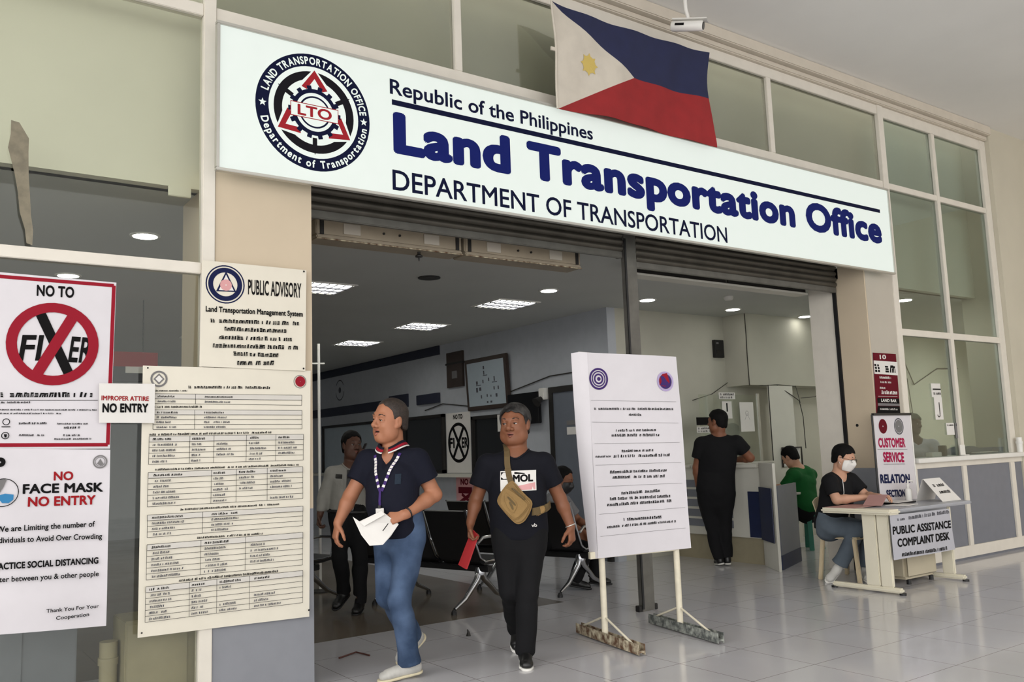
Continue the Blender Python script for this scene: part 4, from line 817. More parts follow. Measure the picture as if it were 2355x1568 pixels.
t = thing('card_reader', 'small black device on the counter next to the white box', 'device', (10.14,5.55,1.175)); part(MB().box((10.10,5.50,1.176),(10.16,5.58,1.30)),'body','black',t,.006)
props(MB().tube([(13.9,8.27,2.45),(14.2,8.27,2.4),(14.3,8.27,1.6)],.008,6).build('office_cable','cable',None), 'thin cable on the office wall above the cashier', 'cable')
props(MB().tube([(13.9,8.27,3.1),(14.4,8.27,2.3),(15.2,8.27,2.6),(15.9,8.27,2.62)],.010,6).build('office_cable','cable',None), 'cable looping across the office wall behind the right pane', 'cable')
# wall cabinet corner of the office

# ------------------------------------------------------------------ enquiry desk group
dk = thing('enquiry_desk', 'cream and grey enquiry desk in front of the right pillar', 'desk', (8.2,4.95,0))
part(MB().box((7.56,4.64,.725),(8.95,5.26,.757)),'top','deskgrey',dk,.012)
part(MB().box((7.42,4.60,.715),(7.60,5.34,.765)),'end_cap','deskcream',dk,.018,True)
part(MB().box((7.44,4.98,.766),(7.9,5.30,.769)),'desk_pad','pinktop',dk)
part(MB().box((7.50,4.68,.06),(7.535,4.80,.72)).box((7.50,4.81,.06),(7.535,4.95,.72)),'leg_panel','deskcream',dk,.008)
part(MB().box((8.60,4.70,.06),(8.64,4.82,.72)),'leg_panel','deskcream',dk,.008)
part(MB().box((7.49,4.60,.015),(7.555,5.32,.06)),'foot','deskcream',dk,.014); part(MB().box((8.59,4.60,.015),(8.655,5.2,.06)),'foot','deskcream',dk,.014)
for x, y in ((7.52,4.605),(7.52,5.31),(8.62,4.605),(8.62,5.19)): part(MB().lathe((x,y,0),[(.03,0),(.03,.018)],12),'foot_cap','black',dk)
part(MB().box((7.535,4.72,.30),(8.60,4.735,.72)),'modesty_panel','deskgrey',dk)
pd = thing('drawer_pedestal', 'beige drawer pedestal standing under the enquiry desk', 'cabinet', (8.55,5.05,0))
part(MB().box((8.02,4.86,.05),(8.57,5.12,.62)),'body','pedestal',pd,.03)
part(MB().box((8.04,4.852,.08),(8.55,4.86,.60)),'front_panel','pedestal',pd,.004)
for x in (8.12,8.52):
    for y in (4.9,5.08): part(MB().lathe((x,y,0),[(.022,0),(.022,.045)],10),'castor','black',pd)
ds = thing('desk_banner', 'white printed banner on the enquiry desk front, greyed by painted shade', 'banner', (8.09,4.63,.5))
its = ART['desksign']; fr = Fr((-8.09,0,-.5), warp=lambda a, b: .004*math.sin(a*7+b*5))
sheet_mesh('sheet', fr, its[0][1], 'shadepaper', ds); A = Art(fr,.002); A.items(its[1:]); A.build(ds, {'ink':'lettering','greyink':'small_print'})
tt = thing('tent_card', 'folded white card standing on the right of the enquiry desk', 'card', (8.85,5.0,.757))
its = ART['tent']; c4 = its[0][1]
part(MB().prism([(8.65,4.78,.758),(9.01,4.78,.758),(8.89,4.92,.985),(8.57,4.92,.985)],(0,.004,.002)),'front_leaf','paper',tt)
part(MB().prism([(8.65,5.06,.758),(9.01,5.06,.758),(8.89,4.925,.985),(8.57,4.925,.985)],(0,.004,.002)),'back_leaf','paper',tt)
A = Art(Fr((8.65-8.85,4.78-5.0,.757-.757),(1,0,0),(-.06/.227*0,.14/.227,.227/.227)), .003); A.marks((.02,.17),(.22,.17),.035,'ink'); A.marks((.05,.09),(.27,.09),.035,'ink'); A.build(tt)
sb = thing('sanitiser_bottle', 'white pump bottle on the enquiry desk beside the folded card', 'bottle', (8.62,5.12,.757))
MB().lathe((0,0,0),[(.03,0),(.033,.01),(.033,.10),(.028,.125),(.012,.135),(.012,.15)],18).build('bottle_body','white',sb,smooth=True); MB().lathe((0,0,.15),[(.016,0),(.016,.025),(.006,.03),(.006,.06)],14).build('pump','white',sb); MB().tube([(0,0,.205),(.05,-.02,.205),(.06,-.024,.19)],.008,8).build('spout','white',sb)
pp = thing('desk_papers', 'loose white papers and folder in front of the sanitiser bottle', 'papers', (8.2,4.95,.757))
part(MB().obox((8.08,4.88,.763),(.14,.02,0),(-.015,.10,0),(0,0,.003)),'sheet','paper',pp); part(MB().obox((8.30,5.06,.768),(.16,0,0),(0,.11,0),(0,0,.008)),'folder','black',pp); part(MB().obox((8.26,5.05,.778),(.15,.01,0),(-.01,.10,0),(0,0,.002)),'sheet','paper',pp)
fo = thing('leaning_folder', 'dusty pink folder tilted on the desk under the clerk arm', 'folder', (7.85,5.1,.757))
part(MB().prism([(7.78,4.90,.772),(8.02,4.98,.86),(8.02,4.986,.862),(7.78,4.906,.775)],(-.06,.16,0)),'cover','pinktop',fo)
ru = thing('rollup_banner', 'tall white roll up banner with magenta words beside the desk', 'banner', (8.65,5.31,0))
its = ART['rollup']; tl, tr, br, bl = its[0][1]; fr = Fr((-8.65,-.01,0))
x0, x1 = tl[0], tr[0]
sheet_mesh('sheet', fr, [(x0,1.655),(x1,1.655),(x1,.09),(x0,.09)], 'coolpaper', ru)
A = Art(fr,.0012); A.items(its[1:]); A.build(ru, {'magenta':'magenta_lettering','navy':'navy_lettering','ink':'rule_line','maroon':'maroon_seal','greyink':'seal_ring','grey':'seal_field'})
MB().box((x0-8.65-.01,-.025,1.65),(x1-8.65+.01,.005,1.675)).build('top_rail','black',ru); MB().box((x0-8.65-.02,-.06,0),(x1-8.65+.02,.05,.09)).build('base_case','black',ru,.015); MB().tube([(x1-8.65+.02,.0,.05),(x1-8.65+.02,.0,1.66)],.012,8).build('side_pole','white',ru); MB().tube([(x0-8.65-.012,.0,.05),(x0-8.65-.012,.0,1.66)],.010,8).build('side_pole','black',ru)
# monobloc chair, seat faces -y
ch = thing('plastic_chair', 'beige moulded plastic chair under the clerk in the face mask', 'chair', (8.06,5.46,0))
def curved(n, f): return [f(i/n) for i in range(n+1)]
vs = []; fs = []
for j in range(7):
    for i in range(9):
        a = i/8*2-1; b = j/6; vs.append((a*(.21+.02*b), .20-.06*(1-a*a)*0+.10*b-.05*a*a, .43+.40*b-.05*a*a*b))
n = len(vs); vs += [(x, y+.012, z) for x, y, z in vs]
for j in range(6):
    for i in range(8):
        k = j*9+i; q = (k,k+1,k+10,k+9); fs += [q, tuple(n+v for v in q[::-1])]
rim = list(range(9))+[j*9+8 for j in range(1,7)]+[54+i for i in range(7,-1,-1)]+[j*9 for j in range(5,0,-1)]
for i in range(len(rim)): a, b = rim[i], rim[(i+1) % len(rim)]; fs.append((a,b,n+b,n+a))
MB().add(vs, fs).build('backrest','monobloc',ch,smooth=True)
MB().box((-.22,-.22,.42),(.22,.22,.445)).build('seat','monobloc',ch,.012,True)
for sx in (-1,1):
    MB().prism([(sx*.19,-.20,.43),(sx*.225,-.20,.43),(sx*.225,-.16,.43),(sx*.19,-.16,.43)],(sx*.02,-.04,-.43)).build('leg','monobloc',ch,.006)
    MB().prism([(sx*.19,.16,.43),(sx*.225,.16,.43),(sx*.225,.20,.43),(sx*.19,.20,.43)],(sx*.02,.05,-.43)).build('leg','monobloc',ch,.006)

# ------------------------------------------------------------------ standing banner on a pole stand
uu = Vector((.981,-.193,0)); nn = Vector((-.193,-.981,0)); O_ = Vector((4.34,5.0,0))
bs = thing('standing_banner', 'white banner of printed rules on a cream pole stand', 'banner stand', O_)
def L(a, b, c=0.0): return uu*a + Vector((0,0,b)) + nn*c
its = ART['stand']; fr = Fr((0,0,0), uu, (0,0,1), warp=lambda a, b: .006*math.sin(a*8+b*2)+.006*math.sin(b*5)*a)
sh = sheet_mesh('banner_sheet', fr, its[0][1], 'coolpaper', bs); A = Art(fr,.0022); A.items(its[1:])
for o in A.build(bs, {'ink':'lettering','grey':'rule_line','purple':'violet_seal','lilac':'seal_ring','crimson':'seal_red'}): pass
tl, tr, br, bl = its[0][1]
vs = []; fs = []
for j in range(13):
    b = j/12; ed = (tl[0]*(1-b)+bl[0]*b, tl[1]*(1-b)+bl[1]*b); w = .10*(1-.75*b)+.02*math.sin(b*3.1)
    vs += [L(ed[0],ed[1],0), L(ed[0]-w*.55,ed[1]+.005,-.02), L(ed[0]-w,ed[1]+.0,-.07)]
for j in range(12):
    for i in range(2): k = j*3+i; fs.append((k,k+3,k+4,k+1))
n = len(vs); vs += [tuple(Vector(v)-nn*.003) for v in vs]; fs += [tuple(n+i for i in f[::-1]) for f in fs]
MB().add(vs, fs).build('side_flap','coolpaper',bs,smooth=True)
for nm, a, zt, r in (('upright',-.010,2.10,.024),('upright',.652,2.08,.024)):
    MB().tube([L(a,.06,-.035),L(a,zt,-.035)], r, 10).build(nm,'cream_pole',bs,smooth=True)
MB().tube([L(-.13,2.135,-.035),L(.68,2.09,-.035)],.013,8).build('cross_bar','cream_pole',bs); MB().bar(L(-.115,.635,-.03),L(.66,.64,-.03),.03,.05).build('cross_bar','cream_pole',bs)
for a, m_ in ((-.010,'rust'),(.652,'galv')):
    o = MB()
    o.bar(L(a,.028,-.44),L(a,.028,.46),.055,.012).bar(L(a-.024,.045,-.44),L(a-.024,.045,.46),.006,.07).bar(L(a+.024,.045,-.44),L(a+.024,.045,.46),.006,.07)
    o.v = [(x,y,max(z,.001)) for x, y, z in o.v]
    o.build('foot_channel',m_,bs)
    MB().tube([L(a,.06,-.035),L(a,.012,-.035)],.024,10).build('upright_foot',m_,bs)
    for s in (-1, 1): MB().tube([L(a,.19,-.035),L(a,.05,-.02+s*.40)],.008,8).build('brace','cream_pole',bs)
props(MB().tube([(8.602,5.63,1.56),(8.595,5.63,1.56)],.016,14).build('cable_hole_cap','black',None), 'small black cap on the beige return face of the right pillar', 'cap')
# small litter on the floor
t = thing('twig', 'small reddish twig lying on the floor behind the smiling man', 'twig', (2.8,5.98,0)); part(MB().tube([(2.66,5.98,.006),(2.82,6.04,.012),(2.86,5.9,.006)],.006,6),'stem',mat('reddish twig bark',(92,52,44),.7,noise=.3,scale=30),t)
props(MB().tube([(3.74,5.97,.0),(3.742,5.972,.03),(3.735,5.975,.05)],[.02,.010,.004],8).build('cone_scrap','dark',None,smooth=True), 'tiny dark scrap standing on the floor between the walking men', 'scrap')

# ------------------------------------------------------------------ figures: smooth blended volumes meshed as one surface
F32 = np.float32
def nv(v): v = np.asarray(v, float); return v/max(np.linalg.norm(v), 1e-9)
def s_cone(a, b, r0, r1):
    a, b = np.asarray(a, F32), np.asarray(b, F32); ba = b-a; L2 = max(float(ba@ba), 1e-9)
    def f(P):
        q = P-a; t = np.clip((q@ba)/L2, 0, 1); w = q-t[:,None]*ba
        return np.sqrt((w*w).sum(1))-(r0+(r1-r0)*t)
    return f
def s_ell(c, r, ax=None):
    c = np.asarray(c, F32); r = np.asarray(r, F32); R = None if ax is None else np.stack([nv(a) for a in ax], 1).astype(F32)
    def f(P):
        q = P-c
        if R is not None: q = q@R
        k0 = np.sqrt(((q/r)**2).sum(1)); k1 = np.sqrt(((q/(r*r))**2).sum(1))
        return k0*(k0-1)/np.maximum(k1, 1e-6)
    return f
def s_loft(pts, rights, a, b):
    "elliptical sections (half width a, half depth b) along a bent spine"
    pts = [np.asarray(p, F32) for p in pts]
    def f(P):
        best = None
        for i in range(len(pts)-1):
            p, q = pts[i], pts[i+1]; d = q-p; L = float(np.linalg.norm(d)); d = d/L
            w = P-p; t = np.clip((w@d)/L, 0, 1); w = w-(t*L)[:,None]*d
            r = rights[i]+(rights[i+1]-rights[i])*0.5; r = r-d*(r@d); r = (r/np.linalg.norm(r)).astype(F32); fw = np.cross(r, d).astype(F32)
            A = a[i]+(a[i+1]-a[i])*t; B = b[i]+(b[i+1]-b[i])*t; m = np.minimum(A, B)
            x = w@r; y = w@fw; z = w@d
            k = np.sqrt((x/A)**2+(y/B)**2+(z/m)**2); k1 = np.sqrt((x/(A*A))**2+(y/(B*B))**2+(z/(m*m))**2)
            dd = np.where(k > 1e-4, k*(k-1)/np.maximum(k1, 1e-6), -m)
            best = dd if best is None else np.minimum(best, dd)
        return best
    return f
def smin(a, b, k):
    h = np.maximum(k-np.abs(a-b), 0)/k
    return np.minimum(a, b)-h*h*k*0.25
def union(fs, k):
    def f(P):
        d = fs[0](P)
        for g in fs[1:]:
            kk = k
            if isinstance(g, tuple): g, kk = g
            d = smin(d, g(P), kk)
        return d
    return f
def carve(f, g, k):
    def h(P): return -smin(-f(P), g(P), k)
    return h
def plane_cut(f, p, n, k=0.004):
    "keeps what lies behind the plane (opposite to n)"
    p = np.asarray(p, F32); n = nv(n).astype(F32)
    return lambda P: -smin(-f(P), -((P-p)@n), k)
def mesh_sdf(f, lo, hi, h):
    B = 8; lo = np.asarray(lo, F32); hi = np.asarray(hi, F32)
    nb = np.ceil((hi-lo)/(h*B)).astype(int); N = nb*B
    g = [np.arange(n) for n in nb]; bi = np.stack(np.meshgrid(*g, indexing='ij'), -1).reshape(-1, 3)
    ctr = lo+(bi*B+(B-1)/2)*h; dv = f(ctr.astype(F32))
    V = np.repeat(np.repeat(np.repeat(np.where(dv > 0, 1, -1).reshape(nb).astype(F32), B, 0), B, 1), B, 2)
    keep = np.nonzero(np.abs(dv) < h*B*0.9*1.35+0.012)[0]
    o = np.stack(np.meshgrid(*[np.arange(B)]*3, indexing='ij'), -1).reshape(-1, 3)
    for s in range(0, len(keep), 1500):
        kb = bi[keep[s:s+1500]]; idx = (kb[:,None,:]*B+o[None]); P = (lo+idx.reshape(-1,3)*h).astype(F32)
        vals = f(P); I = idx.reshape(-1,3); V[I[:,0], I[:,1], I[:,2]] = vals
    ins = V < 0; cells = []; pos = []; quads = []
    cid = lambda a, b, c: (a*N[1]+b)*N[2]+c
    q_all = []; e_c = []; e_p = []
    for ax in range(3):
        sl0 = [slice(None)]*3; sl1 = [slice(None)]*3; sl0[ax] = slice(0, -1); sl1[ax] = slice(1, None)
        A, Bm = ins[tuple(sl0)], ins[tuple(sl1)]
        I = np.argwhere(A != Bm); ok = np.ones(len(I), bool); u, v = (ax+1) % 3, (ax+2) % 3
        ok &= (I[:,u] > 0) & (I[:,v] > 0) & (I[:,u] < N[u]-1) & (I[:,v] < N[v]-1); I = I[ok]
        J = I.copy(); J[:,ax] += 1
        a = V[I[:,0],I[:,1],I[:,2]]; b = V[J[:,0],J[:,1],J[:,2]]; t = np.clip(a/(a-b), 0.02, 0.98)
        p = I.astype(float); p[:,ax] += t
        cs = []
        for du, dv_ in ((0,0),(-1,0),(-1,-1),(0,-1)):
            c = I.copy(); c[:,u] += du; c[:,v] += dv_; k = cid(c[:,0],c[:,1],c[:,2]); cs.append(k); e_c.append(k); e_p.append(p)
        Q = np.stack(cs, 1); fl = a < 0; Q[~fl] = Q[~fl][:, ::-1]; q_all.append(Q)
    C = np.concatenate(e_c); Pp = np.concatenate(e_p); Q = np.concatenate(q_all)
    uq, inv = np.unique(C, return_inverse=True); cnt = np.bincount(inv)
    vv = np.stack([np.bincount(inv, Pp[:,k])/cnt for k in range(3)], 1)*h+lo
    return vv, np.searchsorted(uq, Q)
def obj_from(vv, Q, name, m, parent, paint=None):
    me = bpy.data.meshes.new(name); me.vertices.add(len(vv)); me.vertices.foreach_set('co', vv.astype(F32).ravel())
    me.loops.add(Q.size); me.loops.foreach_set('vertex_index', Q.astype(np.int32).ravel())
    me.polygons.add(len(Q)); me.polygons.foreach_set('loop_start', np.arange(0, Q.size, 4, dtype=np.int32))
    try: me.polygons.foreach_set('loop_total', np.full(len(Q), 4, np.int32))
    except Exception: pass
    me.polygons.foreach_set('use_smooth', np.ones(len(Q), bool))
    mats = m if isinstance(m, (list, tuple)) else [m]
    for x in mats: me.materials.append(M[x] if isinstance(x, str) else x)
    if paint is not None:
        c = vv[Q].mean(1); me.polygons.foreach_set('material_index', paint(c).astype(np.int32))
    me.update(calc_edges=True); me.validate()
    o = link(bpy.data.objects.new(name, me)); o.parent = parent
    return o
def blob(f, pts, pad, h, name, m, parent, paint=None):
    P = np.asarray(pts, float); lo = P.min(0)-pad; hi = P.max(0)+pad
    vv, Q = mesh_sdf(f, lo, hi, h); return obj_from(vv, Q, name, m, parent, paint)
def skin(name, rgb): return mat(name, rgb, 0.5, noise=0.10, scale=14, bump=0.05, bscale=220, spec=0.35)
M['lips'] = mat('lip skin', (128,74,62), 0.45); M['eyewhite'] = mat('eye white', (186,176,168), 0.25); M['iris'] = mat('dark iris', (34,22,16), 0.15)
M['teeth'] = mat('teeth', (224,214,196), 0.3); M['mouthdark'] = mat('inside of mouth', (40,14,14), 0.6)
M['brow'] = mat('eyebrow hair', (46,36,30), 0.8)
def hair_mat(name, rgb, rgb2=None): return mat(name, rgb, 0.55, noise=0.35, scale=70, rgb2=rgb2, bump=0.5, bscale=160)

def hand(w, hd, pn, th, curl, sc=1.0, thumb=0.35, spread=0.0):
    "palm, four unequal fingers and a side thumb; w wrist, hd along the hand, pn palm normal, th thumb side"
    w = np.asarray(w, float); hd = nv(hd); pn = np.asarray(pn, float); pn = nv(pn-hd*(pn@hd)); th = np.asarray(th, float); th = nv(np.cross(hd, pn)*np.sign(np.dot(np.cross(hd, pn), th) or 1))
    fs = []; pts = []
    fs.append(s_loft([w-hd*.01*sc, w+hd*.045*sc, w+hd*.088*sc], [th.astype(F32)]*3, [.027*sc,.038*sc,.040*sc], [.021*sc,.017*sc,.014*sc]))
    lens = (.070,.078,.072,.057); rad = (.0092,.0095,.0090,.0080)
    for k in range(4):
        b = w+hd*(.090-(.010 if k == 3 else .003 if k in (0,2) else 0))*sc+th*(.030-.0205*k)*sc
        ang = 0.0; d = nv(hd+th*spread*(1.5-k)*.2); p = b; q0 = b-hd*.018*sc
        c = curl[k] if isinstance(curl, (list, tuple)) else curl*(1+.08*k)
        chain = [q0, b]
        for j, fr in enumerate((.46,.30,.24)):
            ang += c*(1.05,1.15,.8)[j]; dj = d*math.cos(ang)+pn*math.sin(ang); p = p+dj*lens[k]*sc*fr; chain.append(p)
        for j in range(len(chain)-1):
            r0 = rad[k]*sc*(1-.07*j); r1 = rad[k]*sc*(1-.07*(j+1)); fs.append((s_cone(chain[j], chain[j+1], r0, r1), .005*sc))
        pts += chain
    tb = w+hd*.022*sc+th*.026*sc; t1 = tb+nv(hd*.62+th*.66+pn*thumb)*.042*sc; t2 = t1+nv(hd*.86+th*.26+pn*thumb*1.3)*.032*sc; t3 = t2+nv(hd*.9+th*.02+pn*thumb*1.6)*.022*sc
    fs += [(s_cone(tb, t1, .016*sc, .0115*sc), .012*sc), (s_cone(t1, t2, .011*sc, .010*sc), .005), (s_cone(t2, t3, .010*sc, .0078*sc), .004)]
    pts += [w, t3]
    return union(fs, .012*sc), pts

class Head:
    def __init__(s, c, f, u, k=1.0, open_mouth=0.0, smile=0.0, wide=1.0, nose=1.0, jowl=1.0, squint=.0040):
        s.c = np.asarray(c, float); s.f = nv(f); u = np.asarray(u, float); s.u = nv(u-s.f*(u@s.f)); s.s = np.cross(s.u, s.f); s.k = k; s.om = open_mouth; s.sm = smile; s.w = wide; s.nz = nose; s.jw = jowl; s.sq = squint
        s.ax = (s.f, s.s, s.u)
    def P(s, f, l, u): return s.c+(s.f*f+s.s*l*s.w+s.u*u)*s.k
    def loc(s, P):
        q = (P-s.c)/s.k; return q@s.f, (q@s.s)/s.w, q@s.u
    def sdf(s):
        k, w = s.k, s.w; E = lambda f, l, u, rf, rl, ru: s_ell(s.P(f,l,u), (rf*k, rl*k*w, ru*k), s.ax); C = lambda a, b, r0, r1: s_cone(s.P(*a), s.P(*b), r0*k, r1*k)
        fs = [E(-.012,0,.030,.094,.074,.086), (E(.022,0,-.030,.066,.063,.078), .04), (E(.034,0,-.080,.044,.044,.032), .035), (C((.062,-.008,-.100),(.062,.008,-.100),.017,.017), .025),
              (E(.052,.036,-.034,.026,.024,.026), .025), (E(.052,-.036,-.034,.026,.024,.026), .025), (C((.076,-.034,.024),(.076,.034,.024),.011,.011), .022),
              (E(.02,.056,-.062,.034,.016,.034), .03), (E(.02,-.056,-.062,.034,.016,.034), .03)]
        n = s.nz; jw = s.jw
        fs += [(E(.024,sg*.046,-.078,.036,.022*jw,.034), .03) for sg in (1,-1)]+[(E(.030,0,-.104,.042,.040*jw,.024*jw), .03)]
        d = union(fs, .03)
        d = carve(d, E(.094,.031,.002,.016,.019,.011), .014); d = carve(d, E(.094,-.031,.002,.016,.019,.011), .014)
        sl = s.sq; ul = sl+.0060; lids = [(C((.080,sg*.016,ul-.003),(.0820,sg*.031,ul),.0045,.0055), .004) for sg in (1,-1)]+[(C((.0820,sg*.031,ul),(.073,sg*.047,ul-.005),.0055,.0045), .004) for sg in (1,-1)]+[(C((.080,sg*.018,-.0045-sl),(.0805,sg*.031,-.0055-sl),.0040,.0048), .004) for sg in (1,-1)]+[(C((.0805,sg*.031,-.0055-sl),(.073,sg*.046,-.0045-sl),.0048,.0042), .004) for sg in (1,-1)]
        nose = [(C((.084,0,.010),(.104*1,0,-.026),.0085*n,.0120*n), .012), (C((.104,0,-.028),(.102,0,-.031),.0135*n,.0135*n), .008)]+[(E(.092,sg*.0155*n,-.034,.012,.0095,.0095), .008) for sg in (1,-1)]
        sm, om = s.sm, s.om
        mo = s.lipset(0)
        ears = [(E(-.008,sg*.076,-.006,.019,.009,.032), .008) for sg in (1,-1)]+[(E(.004,sg*.076,-.030,.010,.008,.012), .008) for sg in (1,-1)]
        d0 = d; allf = union([d0]+lids+nose+mo+ears, .008)
        if om > 0: allf = carve(allf, E(.090,0,-.0650-.005*om+.004*sm,.020,.021+.006*sm,.0050*om+.0015), .004)
        else: allf = carve(allf, C((.0945,-.019,-.0652),(.0945,.019,-.0652),.0022,.0022), .004)
        for sg in (1,-1): allf = carve(allf, E(.0,sg*.0865,-.004,.010,.006,.017), .006)
        for sg in (1,-1): allf = carve(allf, E(.103,sg*.0075,-.0415,.005,.0035,.004), .003)
        return allf
    def lipset(s, x):
        k = s.k; sm, om = s.sm, s.om; C = lambda a, b, r0, r1: s_cone(s.P(*a), s.P(*b), r0*k, r1*k)
        return [(C((.0855,sg*.005,-.0592+.001*sm),(.074-.002*sm,sg*(.026+.006*sm),-.0630+.012*sm),.0056+x,.0032+x), .005) for sg in (1,-1)]+[(C((.0850,0,-.0705-.012*om),(.074-.002*sm,sg*(.024+.006*sm),-.0660+.012*sm-.004*om),.0062+x,.0032+x), .005) for sg in (1,-1)]
    def lips(s, parent, m):
        f = union([s.lipset(.0009)[0][0]]+s.lipset(.0009)[1:], .004); k = s.k
        cut = s_ell(s.P(.090,0,-.0650-.005*s.om+.004*s.sm), (.022*k, (.020+.006*s.sm)*k*s.w, (.0050*s.om+.0012)*k), s.ax)
        blob(carve(f, cut, .002), [s.P(.085,-.035,-.085), s.P(.085,.035,-.04)], .012, .0020, 'lips', m, parent)
        if s.om > 0:
            blob(s_ell(s.P(.070,0,-.0655-.004*s.om+.004*s.sm), (.010*k, (.024+.006*s.sm)*k, (.0075*s.om+.002)*k), s.ax), [s.P(.07,-.03,-.065), s.P(.07,.03,-.065)], .014, .0025, 'mouth', 'mouthdark', parent)
    def brows(s, parent, m):
        for sg in (1,-1):
            z = s.sq+.0014; MB().tube([s.P(.0835,sg*.018,z-.0022), s.P(.0862,sg*.024,z), s.P(.0862,sg*.034,z), s.P(.0800,sg*.043,z-.0018)], [.0010*s.k,.0016*s.k,.0017*s.k,.0011*s.k], 6).build('eyelash', m, parent)
            MB().tube([s.P(.0870,sg*.014,.0245), s.P(.0875,sg*.026,.0300), s.P(.0800,sg*.040,.0305), s.P(.0680,sg*.050,.0250)], [.0028*s.k,.0042*s.k,.0036*s.k,.0016*s.k], 8).build('eyebrow', m, parent, smooth=True)
    def pts(s): return [s.P(a,b,c) for a in (-.12,.13) for b in (-.1,.1) for c in (-.135,.13)]
    def eyes(s, parent, look=(0,0)):
        for sg in (1,-1):
            e = MB(); c = s.P(.0728, sg*.031, .0003); r = .0118*s.k; vs = []; fs = []; n, m = 16, 12
            for j in range(m+1):
                th = math.pi*j/m
                for i in range(n):
                    ph = 2*math.pi*i/n; d = s.f*math.cos(th)+s.s*math.sin(th)*math.cos(ph)+s.u*math.sin(th)*math.sin(ph); vs.append(c+d*r)
            for j in range(m):
                for i in range(n): fs.append((j*n+i, j*n+(i+1) % n, (j+1)*n+(i+1) % n, (j+1)*n+i))
            e.add(vs, fs); o = e.build('eye', 'eyewhite', parent, smooth=True)
            d = nv(s.f+s.s*look[0]+s.u*look[1]); a = nv(np.cross(d, s.u)); b = np.cross(a, d); ir = MB()
            ring = [c+d*(r*1.07)]+[c+d*r*.90+(a*math.cos(t)+b*math.sin(t))*r*.60 for t in np.linspace(0, 2*math.pi, 17)[:-1]]
            ir.add(ring, [(0, 1+i, 1+(i+1) % 16) for i in range(16)]); ir.build('iris', 'iris', o)
    def hair(s, line, infl=.013, noise=.002, back=-.10, freq=90):
        "line: pairs (f, u) of the hair edge from nape to forehead"
        xs = [p[0] for p in line]; us = [p[1] for p in line]; k = s.k
        base = s_ell(s.P(-.014,0,.032), ((.094+infl)*k, (.075+infl*.8)*k*s.w, (.086+infl)*k), s.ax)
        nape = s_ell(s.P(-.045,0,-.028), (.062*k, .066*k*s.w, .075*k), s.ax)
        def f(P):
            a, l, u = s.loc(P); d = smin(base(P), nape(P)-.004, .02)
            d = d+noise*(np.sin(l*freq*1.3+a*freq*.6)+np.sin(a*freq*1.1-u*freq*.5)*.7+.6*np.sin(u*freq*1.7+l*freq))*.5
            g = np.interp(a, xs, us)+.004*np.sin(l*150)+.010*np.cos(l*34)*(a > .04)
            cut = (g-u)*k*.8
            ear = np.sqrt(((a+.006)/.024)**2+((u+.012)/.034)**2)-1
            cut = np.maximum(cut, -ear*.022*k)
            return np.maximum(d, cut)
        return f

